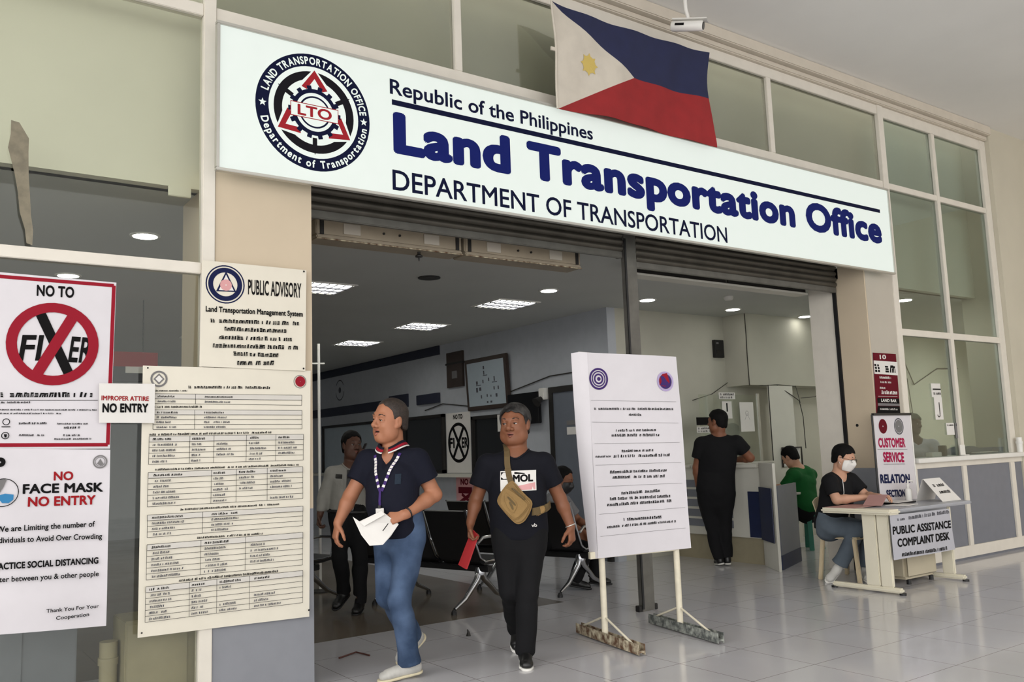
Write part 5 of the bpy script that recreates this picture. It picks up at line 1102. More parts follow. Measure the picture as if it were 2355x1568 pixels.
def figure(name, label, O, face, J, cfg, group=None):
    """J: joints in (right, toward viewer, up) metres about O; face: unit direction 'toward viewer' used for that frame"""
    dv = np.array([face[0], face[1], 0.0]); rv = np.array([-face[1], face[0], 0.0]); uv = np.array([0,0,1.0])
    W3 = lambda t: rv*t[0]+dv*t[1]+uv*t[2]
    j = {k: W3(v) for k, v in J.items()}; D = lambda t: nv(W3(t if len(t) == 3 else (*t, 0)))
    t = thing(name, label, 'person', O, 0, group)
    h = cfg.get('h', .0075); hs = cfg.get('hs', 1.12); g = cfg.get('g', 1.0); lg = cfg.get('lg', 1.0); ag = cfg.get('ag', 1.0)
    fc, fp = D(cfg['chest']), D(cfg.get('hip', cfg['chest'])); fh = D(cfg['face'])
    up_t = nv(j['chest']-j['pelvis']); rc = nv(np.cross(fc, up_t)).astype(F32); rp = nv(np.cross(fp, up_t)).astype(F32)
    fwd = np.cross(up_t, rc); fwd = nv(np.cross(up_t, rc)); fwd = fwd if fwd@fc > 0 else -fwd
    # torso: crotch, hips, waist, ribs, shoulders, neck base
    pv, chs = j['pelvis'], j['chest']; T = lambda a, b=0: pv+(chs-pv)*a+fwd*b
    be = cfg.get('belly', .02)
    sp = [T(-.14), T(.06), T(.36, be), T(.66, be*.45), T(.86), T(.94,-.005)]
    wa = [w*g for w in cfg.get('wa', (.150,.172,.165,.172,.160,.080))]; wb = [w*g for w in cfg.get('wb', (.100,.122,.120,.118,.090,.062))]
    rt = [rp, rp, rp, rc, rc, rc]
    def torso(x): return s_loft(sp, rt, [a+x for a in wa], [b+x for b in wb])
    c = cfg.get('headc'); topv, chin = j['top'], j['chin']
    hu = nv(topv-chin) if cfg.get('tilt') is None else D(cfg['tilt'])
    hc = (topv+chin)/2 + (nv(fh)*cfg.get('hf', -.02))
    hd = Head(hc, fh, hu, hs, cfg.get('open', 0), cfg.get('smile', 0), cfg.get('wide', 1.0), cfg.get('nose', 1.0), cfg.get('jowl', 1.0), cfg.get('squint', .0040))
    neck0 = chs*.85+T(.86)*.15; neck1 = hd.P(-.028,0,-.075)
    ar = cfg.get('ar', (.056,.045,.043,.029))
    def sleeve_arm(S, x, full=True):
        sh, el, wr = j['sh'+S], j['el'+S], j['wr'+S]
        sh = sh-up_t*.022; out = [union([s_cone(T(.82)+(sh-T(.9))*.35, sh, .072*g+x, .053*ag+x), s_cone(T(.985), sh, .046*g+x*.6, .040*ag+x*.6)], .05), (s_cone(sh, el, ar[0]*ag*.96+x, ar[1]*ag+x), .03)]
        if full: out += [(s_cone(el, el+(wr-el)*.3, ar[1]*ag*.97+x, ar[2]*ag*1.03+x), .02), (s_cone(el+(wr-el)*.3, wr, ar[2]*ag*1.03+x, ar[3]*ag+x), .02)]
        return out
    lr = cfg.get('lr', (.098,.066,.060,.042))
    def legf(S, x):
        hp, kn, an = j['hip'+S], j['kn'+S], j['an'+S]
        cf = kn+(an-kn)*.28
        return [(s_cone(hp, kn, lr[0]*lg+x, lr[1]*lg+x), .05), (s_cone(kn, cf, lr[1]*lg*.97+x, lr[2]*lg*1.02+x), .02), (s_cone(cf, an, lr[2]*lg*1.02+x, lr[3]*lg+x), .03)]
    body = [torso(-.004), (s_cone(neck0, neck1, cfg.get('nk', .060), cfg.get('nk', .060)*.95), .04), (hd.sdf(), .016)]
    pts = list(j.values())+hd.pts()
    for S in 'LR':
        if cfg.get('arms', True): 
            a = sleeve_arm(S, 0); body += [(a[0], .05)]+a[1:]
            hp = cfg['hand'+S]; hf, hpt = hand(j['wr'+S], W3(hp[0]), W3(hp[1]), W3(hp[2]), hp[3], cfg.get('hk', 1.05), hp[4] if len(hp) > 4 else .35)
            body.append((hf, .016)); pts += [np.asarray(p) for p in hpt]
        if cfg.get('legs', True): body += legf(S, -.006)
    o = blob(union(body, .03), pts, .10, h, 'body', cfg['skin'], t)
    hd.eyes(t, cfg.get('look', (0,0)))
    if not cfg.get('masked'): hd.lips(t, cfg.get('lipm', M['lips']))
    hd.brows(t, 'brow')
    if cfg.get('open', 0) > 0:
        MB().obox(hd.P(.0745,0,-.0625+.003*cfg.get('smile',0)), hd.s*.017*hs, hd.f*.003*hs, hd.u*.0030*hs).build('teeth', 'teeth', t, .002)
    if cfg.get('hairline'):
        blob(hd.hair(cfg['hairline'], cfg.get('hairinf', .012), cfg.get('hairn', .002)), hd.pts(), .03, min(h, .005), 'hair', cfg['hairm'], t)
    wr_ = cfg.get('wrk', .0035)
    def crease(f, amp, seed):
        R = np.random.RandomState(seed); K = R.normal(0, 1, (5, 3))*np.array([14,14,9]); ph = R.uniform(0, 6, 5)
        return lambda P: f(P)+amp*sum(np.sin(P@K[i].astype(F32)+ph[i]) for i in range(5))*.45
    hc_ = cfg.get('hc', max(h, .006))
    shirt = None
    if cfg.get('shirtm'):
        parts = [torso(.012)]
        for S in 'LR':
            a = sleeve_arm(S, .014, cfg.get('longsleeve', False)); sh, el = j['sh'+S], j['el'+S]
            arm = union([a[0]]+[x if isinstance(x, tuple) else (x, .03) for x in a[1:]], .03)
            if not cfg.get('longsleeve', False):
                fl = cfg.get('sleeve', .72); p = sh+(el-sh)*fl; arm2 = s_cone(sh+(el-sh)*.1, sh+(el-sh)*1.1, ar[0]*ag+.020, ar[1]*ag+.034)
                arm = plane_cut(union([arm, (arm2, .02)], .02), p, el-sh)
            else: arm = plane_cut(arm, el+(j['wr'+S]-el)*.93, j['wr'+S]-el)
            parts.append((arm, .035))
        f = union(parts, .04); f = crease(f, wr_, 3)
        hem = cfg.get('hem', -.12)
        f = plane_cut(f, T(hem), -up_t)
        nr = cfg.get('neckr', .078); nk0, nk1 = T(.93, .012), neck1
        f = carve(f, s_cone(nk0, nk1, nr, nr), .006)
        if cfg.get('vneck'): f = carve(f, s_cone(T(.98, .10), T(.80, .17), .045, .012), .006)
        f = plane_cut(f, T(1.09), up_t, .01)
        shirt = f
        blob(f, [v for k, v in j.items() if k[:2] not in ('kn','an','to')]+[T(-.35)], .2, hc_, cfg.get('shirtname', 'shirt'), cfg['shirtm'], t)
    if cfg.get('pantm'):
        pf = [s_loft(sp[:3], rt[:3], [a+.008 for a in wa[:3]], [b+.008 for b in wb[:3]])]
        for S in 'LR':
            pf += legf(S, .010)
            kn, an = j['kn'+S], j['an'+S]; fl = cfg.get('flare', .018); pf.append((s_cone(kn+(an-kn)*.45, an, lr[2]*lg+.006, lr[3]*lg+.012+fl), .03))
        f = crease(union(pf, .03), wr_*1.1, 8); f = plane_cut(f, T(.22), up_t)
        for S in 'LR':
            kn, an = j['kn'+S], j['an'+S]; dn = nv(an-kn); e = an+dn*cfg.get('cuff', .02)
            f0 = f; f = (lambda f0, e, dn: lambda P: np.where(np.linalg.norm(P-e, axis=1) < .16, np.maximum(f0(P), (P-e.astype(F32))@dn.astype(F32)), f0(P)))(f0, e, dn)
        blob(f, [v for k, v in j.items() if k[:2] in ('kn','an','hi','pe')]+[T(.3)], .22, hc_, cfg.get('pantname', 'trousers'), cfg['pantm'], t)
    if cfg.get('shoem'):
        for S in 'LR':
            an, to, kn = j['an'+S], j['to'+S], j['kn'+S]; hk = cfg.get('shk', 1.0)
            ax = to-an; shin = nv(an-kn); heel = an+shin*.055*hk - nv(ax-shin*(ax@shin))*.045*hk
            if heel[2] < .03 and to[2] < .06: heel[2] = .028; to = to.copy(); to[2] = max(.028, min(to[2], .03))
            d = nv(to-heel); sd = nv(np.cross(d, -shin)); upv = np.cross(sd, d); upv = upv if upv@(-shin) > 0 else -upv
            ln = max(np.linalg.norm(to-heel), .21*hk); to = heel+d*ln
            f = union([s_loft([heel+d*.02+upv*.012, heel+d*ln*.45+upv*.012, heel+d*ln*.80+upv*.004, heel+d*(ln-.02)+upv*.002], [sd.astype(F32)]*4, [.034*hk,.038*hk,.044*hk,.034*hk], [.040*hk,.040*hk,.034*hk,.026*hk]), (s_cone(heel+d*.045+upv*.03, an, .042*hk, .045*hk), .04)], .03)
            f = plane_cut(f, heel-upv*.016, -upv); f = plane_cut(f, an+shin*-.03, -shin)
            so = blob(f, [heel, to, an], .10, min(hc_, .006), 'shoe', cfg['shoem'], t)
            fo = plane_cut(plane_cut(s_loft([heel+d*.018-upv*.01, heel+d*ln*.45-upv*.01, heel+d*ln*.80-upv*.01, heel+d*(ln-.018)-upv*.01], [sd.astype(F32)]*4, [.039*hk,.041*hk,.047*hk,.038*hk], [.05]*4), heel-upv*.012, upv), heel-upv*.030, -upv)
            blob(fo, [heel, to], .08, min(hc_, .006), 'sole', cfg.get('solem', 'white'), so)
    return t, j, hd, shirt, dict(T=T, fwd=fwd, rc=rc, up=up_t, W3=W3, D=D, rv=rv, dv=dv)
def cast(f, p, d, far=.6):
    "first point of the surface met from p along d"
    d = nv(d); s = np.linspace(0, far, 240); P = (np.asarray(p)[None]+s[:,None]*d[None]).astype(F32); v = f(P); i = np.argmax(v < 0)
    if not (v < 0).any(): return np.asarray(p)+d*far*.5
    a = s[max(i-1,0)]; return np.asarray(p)+d*(a)
def drape(f, base, u, v, n, pts2, off):
    "flat outline points laid on the cloth: base + u*a + v*b seen along -n"
    return [cast(f, base+u*a+v*b+n*.35, -n)+n*off for a, b in pts2]
def patch(f, base, u, v, n, a0, b0, a1, b1, nu, nvv, off):
    P = []; fs = []
    for k in range(nvv+1):
        for i in range(nu+1): P.append((a0+(a1-a0)*i/nu, b0+(b1-b0)*k/nvv))
    for k in range(nvv):
        for i in range(nu): q = k*(nu+1)+i; fs.append((q,q+1,q+nu+2,q+nu+1))
    return MB().add(drape(f, base, u, v, n, P, off), fs)
def ribbon(pts, nrm, w, thick=.002):
    "flat strap along points, lying square to the given normals"
    vs = []; fs = []; n = len(pts)
    for i, p in enumerate(pts):
        t = nv(pts[min(i+1,n-1)]-pts[max(i-1,0)]); s = nv(np.cross(t, nrm[i])); N = np.cross(s, t); N = N if N@nrm[i] > 0 else -N
        for a, b in ((-w/2,0),(w/2,0),(w/2,thick),(-w/2,thick)): vs.append(p+s*a+N*b)
    for i in range(n-1):
        for k in range(4): fs.append((4*i+k,4*i+(k+1)%4,4*i+4+(k+1)%4,4*i+4+k))
    fs += [(3,2,1,0), (4*n-4,4*n-3,4*n-2,4*n-1)]
    return MB().add(vs, fs)

# ------------------------------------------------------------------ the people
HB = mat('near black hair', (13,12,12), 0.7, noise=0.3, scale=60, bump=0.25, bscale=150, spec=0.15); HBR = hair_mat('dark brown cropped hair', (58,47,40), (34,28,25)); HG = mat('black hair with grey streaks', (20,19,19), 0.55, noise=0.4, scale=22, rgb2=(66,64,62), bump=0.3, bscale=120, spec=0.25)
def cloth(name, rgb, n=0.12, rgb2=None, sc=10): return mat(name, rgb, 0.85, noise=n, scale=sc, bump=0.12, bscale=320, spec=0.2, rgb2=rgb2)
NAVYC = cloth('dark navy pique', (19,21,34)); BLKT = cloth('black navy jersey', (17,18,26)); BLK = cloth('black cloth', (20,20,22)); JEAN = cloth('blue denim', (46,62,86), 0.3, (76,94,122), 5)
GREYT = cloth('slate grey trousers', (92,102,112)); GREEN = cloth('bottle green cloth', (26,92,44)); UNI = cloth('pale uniform cloth', (150,148,142)); PALE = cloth('pale grey shirt cloth', (120,120,122)); WHT = cloth('white blouse', (190,188,194))
SK1 = skin('tan skin', (166,112,84)); SK2 = skin('brown skin', (128,82,58)); SK3 = skin('dark brown skin', (88,60,48)); SK4 = skin('light tan skin', (196,150,124))
SHW = mat('pale grey shoe', (186,184,178), 0.6, noise=0.2, scale=20); SHB = mat('black shoe', (20,20,20), 0.4, noise=0.1)
line_short = [(-.14,-.050),(-.07,-.055),(-.045,-.045),(-.022,-.005),(-.010,-.012),(.012,-.022),(.022,.0),(.030,.050),(.052,.078),(.11,.082)]
line_low = [(-.14,-.070),(-.07,-.070),(-.045,-.055),(-.020,-.010),(.0,-.02),(.016,-.018),(.026,.012),(.036,.050),(.06,.062),(.11,.064)]

# --- smiling man in the navy polo shirt
O1 = (2.85,5.18,0)
J1 = dict(top=(-.143,0,1.80),chin=(-.180,.015,1.512),chest=(-.130,0,1.438),pelvis=(-.105,0,.935),shR=(-.290,-.07,1.405),shL=(.018,.07,1.405),
          elR=(-.420,-.06,1.162),wrR=(-.495,.02,.995),elL=(.135,.06,1.153),wrL=(-.055,.21,1.045),
          hipR=(-.178,-.07,.87),hipL=(-.035,.05,.87),knL=(-.100,.10,.505),anL=(-.045,.06,.105),toL=(-.235,.12,.03),knR=(-.185,-.03,.505),anR=(-.03,-.28,.20),toR=(-.13,-.30,.035))
t1, j1, hd1, sh1, g1 = figure('person', 'smiling man in a navy polo shirt and blue jeans walking with white papers', O1, (-.482,-.876), J1, dict(
    chest=(-.45,.89), hip=(-.65,.75), face=(-.80,.60), tilt=(.10,.08,1), hf=-.012, h=.0044, hc=.0060, hs=1.20, wide=1.06, jowl=1.25, squint=.0016, open=.8, smile=1.0, look=(-.1,0), skin=SK1, g=1.06, belly=.055, wb=(.105,.130,.142,.128,.092,.064), wa=(.140,.165,.166,.168,.156,.082),
    ag=1.06, lg=.98, nk=.070, hairline=line_short, hairm=HBR, hairinf=.005, hairn=.0012, shirtm=NAVYC, shirtname='polo_shirt', hem=-.10, sleeve=.62, neckr=.080, vneck=True, lipm=mat('ruddy lip skin',(150,86,70),.45), pantm=JEAN, pantname='jeans', flare=.020, cuff=.015, wrk=.006,
    shoem=SHW, solem=mat('cream rubber sole',(206,196,166),.6,noise=.1), shk=1.08, handR=((-.22,.12,-1),(.75,-.35,-.1),(-.5,.85,0),.42), handL=((-1,.15,-.22),(-.1,-.85,-.5),(-.1,.4,.9),[.75,.85,.95,1.0],.25)))
def collar(g, hd, m, parent, stripe=None):
    "stand-and-fall collar: a band round the neck, open in front"
    T, fwd, rc, up = g['T'], g['fwd'], g['rc'], g['up']; c = T(1.0, .012)+up*.040
    def f(P):
        q = P-c.astype(F32); z = q@up.astype(F32); x = q@rc.astype(F32); y = q@fwd.astype(F32); r = np.sqrt(x*x+y*y)
        fr = np.clip(y/np.maximum(r, 1e-5), 0, 1); zz = z+.040*fr*fr
        R0 = .082+np.clip(.036-zz, 0, .1)*.70; d = np.abs(r-R0)-.0045
        d = np.maximum(d, np.maximum(zz-.036, -zz-.006)); op = .014+np.clip(.036-zz,0,.06)*.25
        return np.maximum(d, np.where(y > 0, op-np.abs(x), -1))*.8
    def paint(cc):
        q = cc-c; z = q@up; x = q@rc; y = q@fwd; r = np.sqrt(x*x+y*y); zz = z+.040*np.clip(y/np.maximum(r, 1e-5), 0, 1)**2
        return np.where(zz < .003, 2, np.where((zz < .021) & (zz > .006), 1, 0))
    return blob(f, [c+rc*.13*i+fwd*.13*q+up*.08*k for i in (-1,1) for q in (-1,1) for k in (-1,1)], .01, .0030, 'collar', [m, 'crimson', 'paper'], parent, paint)
collar(g1, hd1, NAVYC, t1)
def lanyard(g, shirt, parent, ms, badge=True):
    T, fwd, rc, up = g['T'], g['fwd'], g['rc'], g['up']; ends = []
    A_ = []
    for sg in (1, -1):
        P = []
        for k in range(13):
            q = k/12; base = T(.985-.46*q)+rc*sg*(.085*(1-q)**.9+.006); P.append(cast(shirt, base+fwd*.40, -fwd)+fwd*.004)
        A_.append(P)
    o = ribbon(A_[0], [fwd]*13, .020).build('lanyard', ms[0], parent)
    ribbon(A_[1], [fwd]*13, .020).build('strap', ms[0], o)
    for P in A_:
        for k in (1,2,3,4,5,6,8,10):
            a, b = P[k], P[k+1]; ribbon([a+fwd*.0025, a+(b-a)*.78+fwd*.0025], [fwd]*2, .019).build('white_mark', 'paper', o)
    P = [cast(shirt, T(.525-.20*q)+rc*.004+fwd*.40, -fwd)+fwd*.005 for q in np.linspace(0, 1, 6)]
    ribbon(P, [fwd]*6, .016).build('tail', ms[0], o)
    if badge:
        c = P[-1]+fwd*.006-up*.005
        MB().obox(c-up*.050, rc*.030, up*.050, fwd*.002).build('badge', 'paper', o, .003)
        MB().obox(c-up*.045+fwd*.0025, rc*.016, up*.020, fwd*.0004).build('badge_photo', 'grey', o)
        MB().obox(c+up*.008, rc*.010, up*.010, fwd*.004).build('clip', 'black', o, .002)
lanyard(g1, sh1, t1, [M['purple']])
pk = patch(sh1, g1['T'](.66), g1['rc'], g1['up'], nv(g1['fwd']), -.125, -.032, -.090, .032, 3, 5, .003).build('chest_crest', cloth('faded teal crest', (36,46,58)), t1)
mb = MB(); bw = j1['elL']+(j1['wrL']-j1['elL'])*.93; ax_ = nv(j1['wrL']-j1['elL']); a_ = nv(np.cross(ax_, (0,0,1))); b_ = np.cross(ax_, a_)
mb.tube([bw+(a_*math.cos(q)+b_*math.sin(q))*.034 for q in np.linspace(0, 2*math.pi, 19)], .006, 8); mb.build('wristband', 'black', t1, smooth=True)
# papers in his hand
W1 = g1['W3']
pa = thing('paper_sheets', 'folded white papers held by the smiling man', 'papers', O1)
def plate(pts, n, th): 
    n = Vector(nv(n)); return MB().prism([Vector(p) for p in pts], n*th)
plate([W1(q) for q in ((-.387,.235,1.045),(-.345,.245,1.015),(-.205,.255,1.075),(-.10,.225,.985),(-.150,.235,.915),(-.200,.25,.865),(-.283,.25,.862),(-.335,.24,.93))], W1((0,1,0)), .002).build('sheet','paper',pa)
plate([W1(q) for q in ((-.345,.250,1.012),(-.205,.262,1.075),(-.185,.264,1.052),(-.315,.256,.985))], W1((0,1,0)), .002).build('folded_edge','paper',pa)
MB().tube([W1((-.20,.262,.95)), W1((-.165,.262,.995))], .003, 6).build('pen_mark','ink',pa)

# --- man in the dark T-shirt with the chest bag
O2 = (3.6,5.0,0)
J2 = dict(top=(-.024,0,1.742),chin=(-.050,.02,1.475),chest=(-.024,0,1.390),pelvis=(-.022,0,.850),shR=(-.222,0,1.352),shL=(.158,0,1.352),elR=(-.318,-.03,1.097),wrR=(-.358,.05,.940),elL=(.268,-.05,1.080),wrL=(.335,-.03,.885),
          hipR=(-.115,0,.80),hipL=(.050,0,.80),knL=(.018,.12,.470),anL=(-.010,.10,.100),toL=(-.008,.23,.03),knR=(-.098,.02,.470),anR=(-.068,-.34,.155),toR=(-.075,-.24,.035))
t2, j2, hd2, sh2, g2 = figure('person', 'man in a dark printed T-shirt and black trousers walking with a red folder', O2, (-.584,-.812), J2, dict(
    chest=(-.10,.99), face=(-.36,.93), tilt=(-.04,.05,1), hf=-.02, h=.0044, hc=.0060, hs=1.17, wide=1.10, jowl=1.25, squint=.0024, open=.35, smile=.1, look=(-.25,.0), nose=1.12, skin=SK2, g=1.10, belly=.03, wa=(.150,.172,.172,.174,.162,.082), wb=(.105,.124,.128,.122,.092,.064), lg=.98, nk=.072,
    hairline=line_low, hairm=HG, hairinf=.013, hairn=.0018, shirtm=BLKT, shirtname='t_shirt', hem=-.06, sleeve=.66, neckr=.080, pantm=BLK, flare=.012, cuff=.035, shoem=SHB, shk=1.05,
    handR=((-.05,.10,-1),(.9,.15,0),(-.1,1,0),[.85,.9,.95,1.0],.3), handL=((.05,.10,-1),(-.8,-.5,0),(-.45,.9,0),.55)))
fw, rc2, up2 = g2['fwd'], g2['rc'], g2['up']
bs_ = g2['W3']((-.008,0,1.218))
pr = patch(sh2, bs_, -rc2, up2, fw, -.120, -.068, .125, .068, 10, 7, .003).build('shirt_print', 'paper', t2, smooth=True)
def on_shirt(A_pts, col, off, nm):
    mb = MB(); vs = []; fs = []
    for P, F in A_pts:
        n = len(vs); vs += drape(sh2, bs_, -rc2, up2, fw, P, off); fs += [tuple(n+i for i in f) for f in F]
    return mb.add(vs, fs).build(nm, col, pr)
v, f = text_mesh('MOL', .045); sx = .135/(v[:,0].max()-v[:,0].min()); on_shirt([([(-.030+(x-v[:,0].min())*sx, -.005+y*.045/cap_height(.02)) for x, y, _ in v], f)], 'ink', .0055, 'lettering')
on_shirt([([(.0,-.062),(.04,-.062),(.08,-.062),(.118,-.062),(.118,-.014),(.08,-.020),(.04,-.028),(.0,-.035)], [(0,1,6,7),(1,2,5,6),(2,3,4,5)])], 'pink', .005, 'pink_panel')
on_shirt([([(-.115,.01),(-.06,.01),(-.06,.06),(-.115,.06)], [(0,1,2,3)]), ([(-.02,.046),(.05,.044),(.05,.050),(-.02,.060)], [(0,1,2,3)])], 'ink', .005, 'black_panel')
v, f = text_mesh('vb', .02); b2 = g2['W3']((.075,0,.905)); sx = .036/(v[:,0].max()-v[:,0].min())
MB().add(drape(sh2, b2, -rc2, up2, fw, [((x-v[:,0].min())*sx, y*.024/cap_height(.02)) for x, y, _ in v], .004), f).build('hem_logo', 'paper', t2)
ws = j2['elL']+(j2['wrL']-j2['elL'])*.97; ax_ = nv(j2['wrL']-j2['elL']); a_ = nv(np.cross(ax_, (0,1,.1))); b_ = np.cross(ax_, a_)
MB().tube([ws+(a_*math.cos(q)+b_*math.sin(q))*.034 for q in np.linspace(0, 2*math.pi, 19)], .004, 8).build('bracelet', 'alu', t2, smooth=True)
# chest bag
W2_ = g2['W3']
bg = thing('chest_bag', 'tan canvas sling bag worn across the chest of the man in the T-shirt', 'bag', O2)
def zb(x, y, d): return g2['W3']((-.101+(x-350)/1617, d, 1.315-(y-826)/1617))
bagn = Vector(g2['W3']((0,1,0)))
def bagpoly(P, d, th, nm, m, par, bv=.006):
    for _ in range(2): P = [q for i in range(len(P)) for q in ((P[i][0]*.78+P[(i+1)%len(P)][0]*.22, P[i][1]*.78+P[(i+1)%len(P)][1]*.22), (P[i][0]*.22+P[(i+1)%len(P)][0]*.78, P[i][1]*.22+P[(i+1)%len(P)][1]*.78))]
    return MB().prism([Vector(zb(x, y, d)) for x, y in P], bagn*th).build(nm, m, par, bv, True)
main = bagpoly([(335,1035),(405,978),(435,985),(540,1120),(640,1215),(600,1330),(540,1420),(480,1450),(430,1440),(330,1330),(240,1210),(255,1145)], .125, .075, 'main_pouch', 'bagtan', bg, .014)
bagpoly([(300,1070),(360,1030),(590,1215),(590,1270),(445,1420),(325,1310),(255,1205)], .195, .022, 'front_pocket', 'bagtan', bg, .010)
fl = bagpoly([(325,1115),(350,1095),(480,1225),(425,1340),(365,1285),(325,1200)], .214, .008, 'flap_pocket', 'bagtan', bg, .004)
bagpoly([(350,1150),(368,1140),(450,1230),(440,1255)], .221, .004, 'velcro_strip', 'bagdark', fl, .001); bagpoly([(370,1205),(390,1195),(425,1270),(412,1300)], .221, .004, 'patch', 'bagdark', fl, .001)
bagpoly([(400,1060),(415,1045),(560,1175),(550,1200)], .215, .006, 'zip', 'bagdark', bg, .002)
dz_ = -g2['W3']((0,1,0)); Ps = [cast(sh2, zb(x, y, .5), dz_)+fw*.006 for x, y in ((368,790),(375,860),(385,930),(405,1000))]
Ps = [zb(350,580,-.06), zb(356,596,-.02), zb(362,618,.02), zb(367,660,.058), zb(367,720,.090)]+Ps
ribbon(Ps, [nv(fw*.2+up2), nv(fw*.5+up2), nv(fw+up2*.6), nv(fw+up2*.4)]+[fw]*(len(Ps)-4), .040, .003).build('shoulder_strap', 'bagdark', bg)
MB().obox(zb(372,866,.0)*0+(Ps[6]+fw*.004), rc2*.024, up2*.006, fw*.003).build('buckle', 'bagdark', bg, .002)
Ps = [zb(560,1330,.13)]+[cast(sh2, zb(x, y, .5), dz_)+fw*.006 for x, y in ((640,1322),(690,1316),(735,1308),(775,1296))]
Ps += [Ps[-1]+W2_((.020,-.02,.010)), Ps[-1]+W2_((.034,-.07,.022))]
ribbon(Ps, [fw]*3+[nv(fw*.8-rc2*.6)]*2+[nv(fw*.3-rc2)]*2, .050, .004).build('waist_strap', 'bagdark', bg)
bagpoly([(540,1150),(700,1270),(760,1262),(775,1330),(620,1405),(560,1390)], .115, .03, 'wing_panel', 'bagtan', bg, .006)
fd = thing('red_folder', 'red folder held low by the man in the T-shirt', 'folder', O2)
W2 = g2['W3']
MB().prism([Vector(W2(q)) for q in ((-.352,.045,.895),(-.310,.10,.855),(-.395,.10,.635),(-.452,.045,.660))], Vector(W2((.010,-.006,0)))).build('cover', 'folderred', fd, .001)

def neck_rib(g, shirt, m, parent, r=.086, name='neck_rib'):
    T, fwd, rc, up = g['T'], g['fwd'], g['rc'], g['up']; c = T(.95, .012); P = []
    for a in np.linspace(0, 2*math.pi, 33):
        q = c+(rc*math.cos(a)+fwd*math.sin(a))*r; P.append(cast(shirt, q+up*.22, -up)+up*.001)
    MB().tube(P, .0075, 8, False).build(name, m, parent, smooth=True)
neck_rib(g2, sh2, BLKT, t2, .087)
# --- uniformed guard by the pillar
O3 = (3.55,7.6,0)
J3 = dict(top=(-.012,0,1.655),chin=(-.002,.01,1.398),chest=(-.036,0,1.315),pelvis=(-.070,0,.90),shR=(-.195,0,1.285),shL=(.115,0,1.285),elR=(-.275,0,1.07),wrR=(-.312,.04,.90),elL=(.200,.12,1.150),wrL=(.125,.14,1.360),hipR=(-.137,0,.86),hipL=(.005,0,.86),
          knR=(-.134,.12,.52),anR=(-.105,-.02,.20),toR=(-.19,.10,.07),knL=(.045,.05,.48),anL=(.036,.02,.10),toL=(.0,.15,.03))
t3, j3, hd3, sh3, g3 = figure('person', 'uniformed guard in a pale shirt and black tie with a hand raised to his face', O3, (-.423,-.906), J3, dict(
    chest=(.05,1), face=(.45,.89), tilt=(.05,.05,1), h=.0075, hs=1.08, skin=SK3, g=.93, lg=.9, hairline=line_low, hairm=HB, hairinf=.012, solem='black', shirtm=UNI, longsleeve=True, hem=.02, neckr=.066, pantm=BLK, shoem=SHB, wrk=.004, flare=.01,
    handR=((-.15,.2,-1),(.8,.2,0),(0,1,0),.7), handL=((-.25,.1,.9),(-.7,-.5,-.1),(0,-.6,.8),.7)))
tp = [cast(sh3, g3['T'](.95-.85*q)+g3['fwd']*.4, -g3['fwd'])+g3['fwd']*.005 for q in np.linspace(0, 1, 10)]
ribbon(tp, [g3['fwd']]*10, .055, .006).build('tie', 'black', t3); MB().obox(tp[6]+g3['fwd']*.008, g3['rc']*.035, g3['up']*.004, g3['fwd']*.003).build('tie_clip', 'alu', t3)
for sg in (1, -1):
    patch(sh3, g3['T'](.66), g3['rc'], g3['up'], g3['fwd'], sg*.10-.045, -.05, sg*.10+.045, .04, 4, 4, .004).build('chest_pocket', UNI, t3)
patch(sh3, g3['T'](.80), g3['rc'], g3['up'], g3['fwd'], .07, -.02, .13, .02, 4, 3, .005).build('name_badge', 'dark', t3)
MB().tube([g3['T'](.03)+(g3['rc']*math.cos(a)*.165+g3['fwd']*math.sin(a)*.128) for a in np.linspace(0, 2*math.pi, 29)], .018, 8).build('belt', 'black', t3, smooth=True)
neck_rib(g3, sh3, UNI, t3, .072, 'collar')
ph = thing('mobile_phone', 'dark phone held at the ear of the uniformed guard', 'phone', O3)
MB().obox(g3['W3']((.085,.10,1.47)), g3['W3']((.012,.03,0)), g3['W3']((.03,-.01,.065)), g3['W3']((.004,-.001,0))).build('phone_body', 'black', ph, .003)

# --- seated man on the right bench
O4 = (5.75,7.2,0)
J4 = dict(top=(-.033,0,1.232),chin=(.020,.01,.955),chest=(-.10,0,.93),pelvis=(-.235,0,.53),shR=(-.155,.15,.895),shL=(-.035,-.15,.895),elR=(.0,.20,.66),wrR=(.150,.12,.585),elL=(.12,-.16,.66),wrL=(.22,-.03,.60),hipR=(-.22,.09,.52),hipL=(-.16,-.09,.52),
          knR=(.235,.10,.50),anR=(.06,.13,.10),toR=(.21,.14,.03),knL=(.30,-.13,.50),anL=(.270,-.14,.10),toL=(.42,-.15,.03))
t4, j4, hd4, sh4, g4 = figure('person', 'seated man in a grey shirt and dark mask behind the man with the bag', O4, (-.624,-.781), J4, dict(
    chest=(.80,-.35), hip=(.9,-.2), face=(.85,.25,-.35), tilt=(.3,.05,1), h=.0085, hs=1.12, masked=True, skin=SK2, g=.98, hairline=line_short, hairm=HB, hairinf=.008, solem='black', shirtm=PALE, sleeve=.75, hem=-.1, pantm=BLK, shoem=SHB, flare=.01,
    handR=((.7,-.2,-.5),(0,0,-1),(0,1,0),.5), handL=((.8,.2,-.4),(0,0,-1),(0,-1,0),.5)))
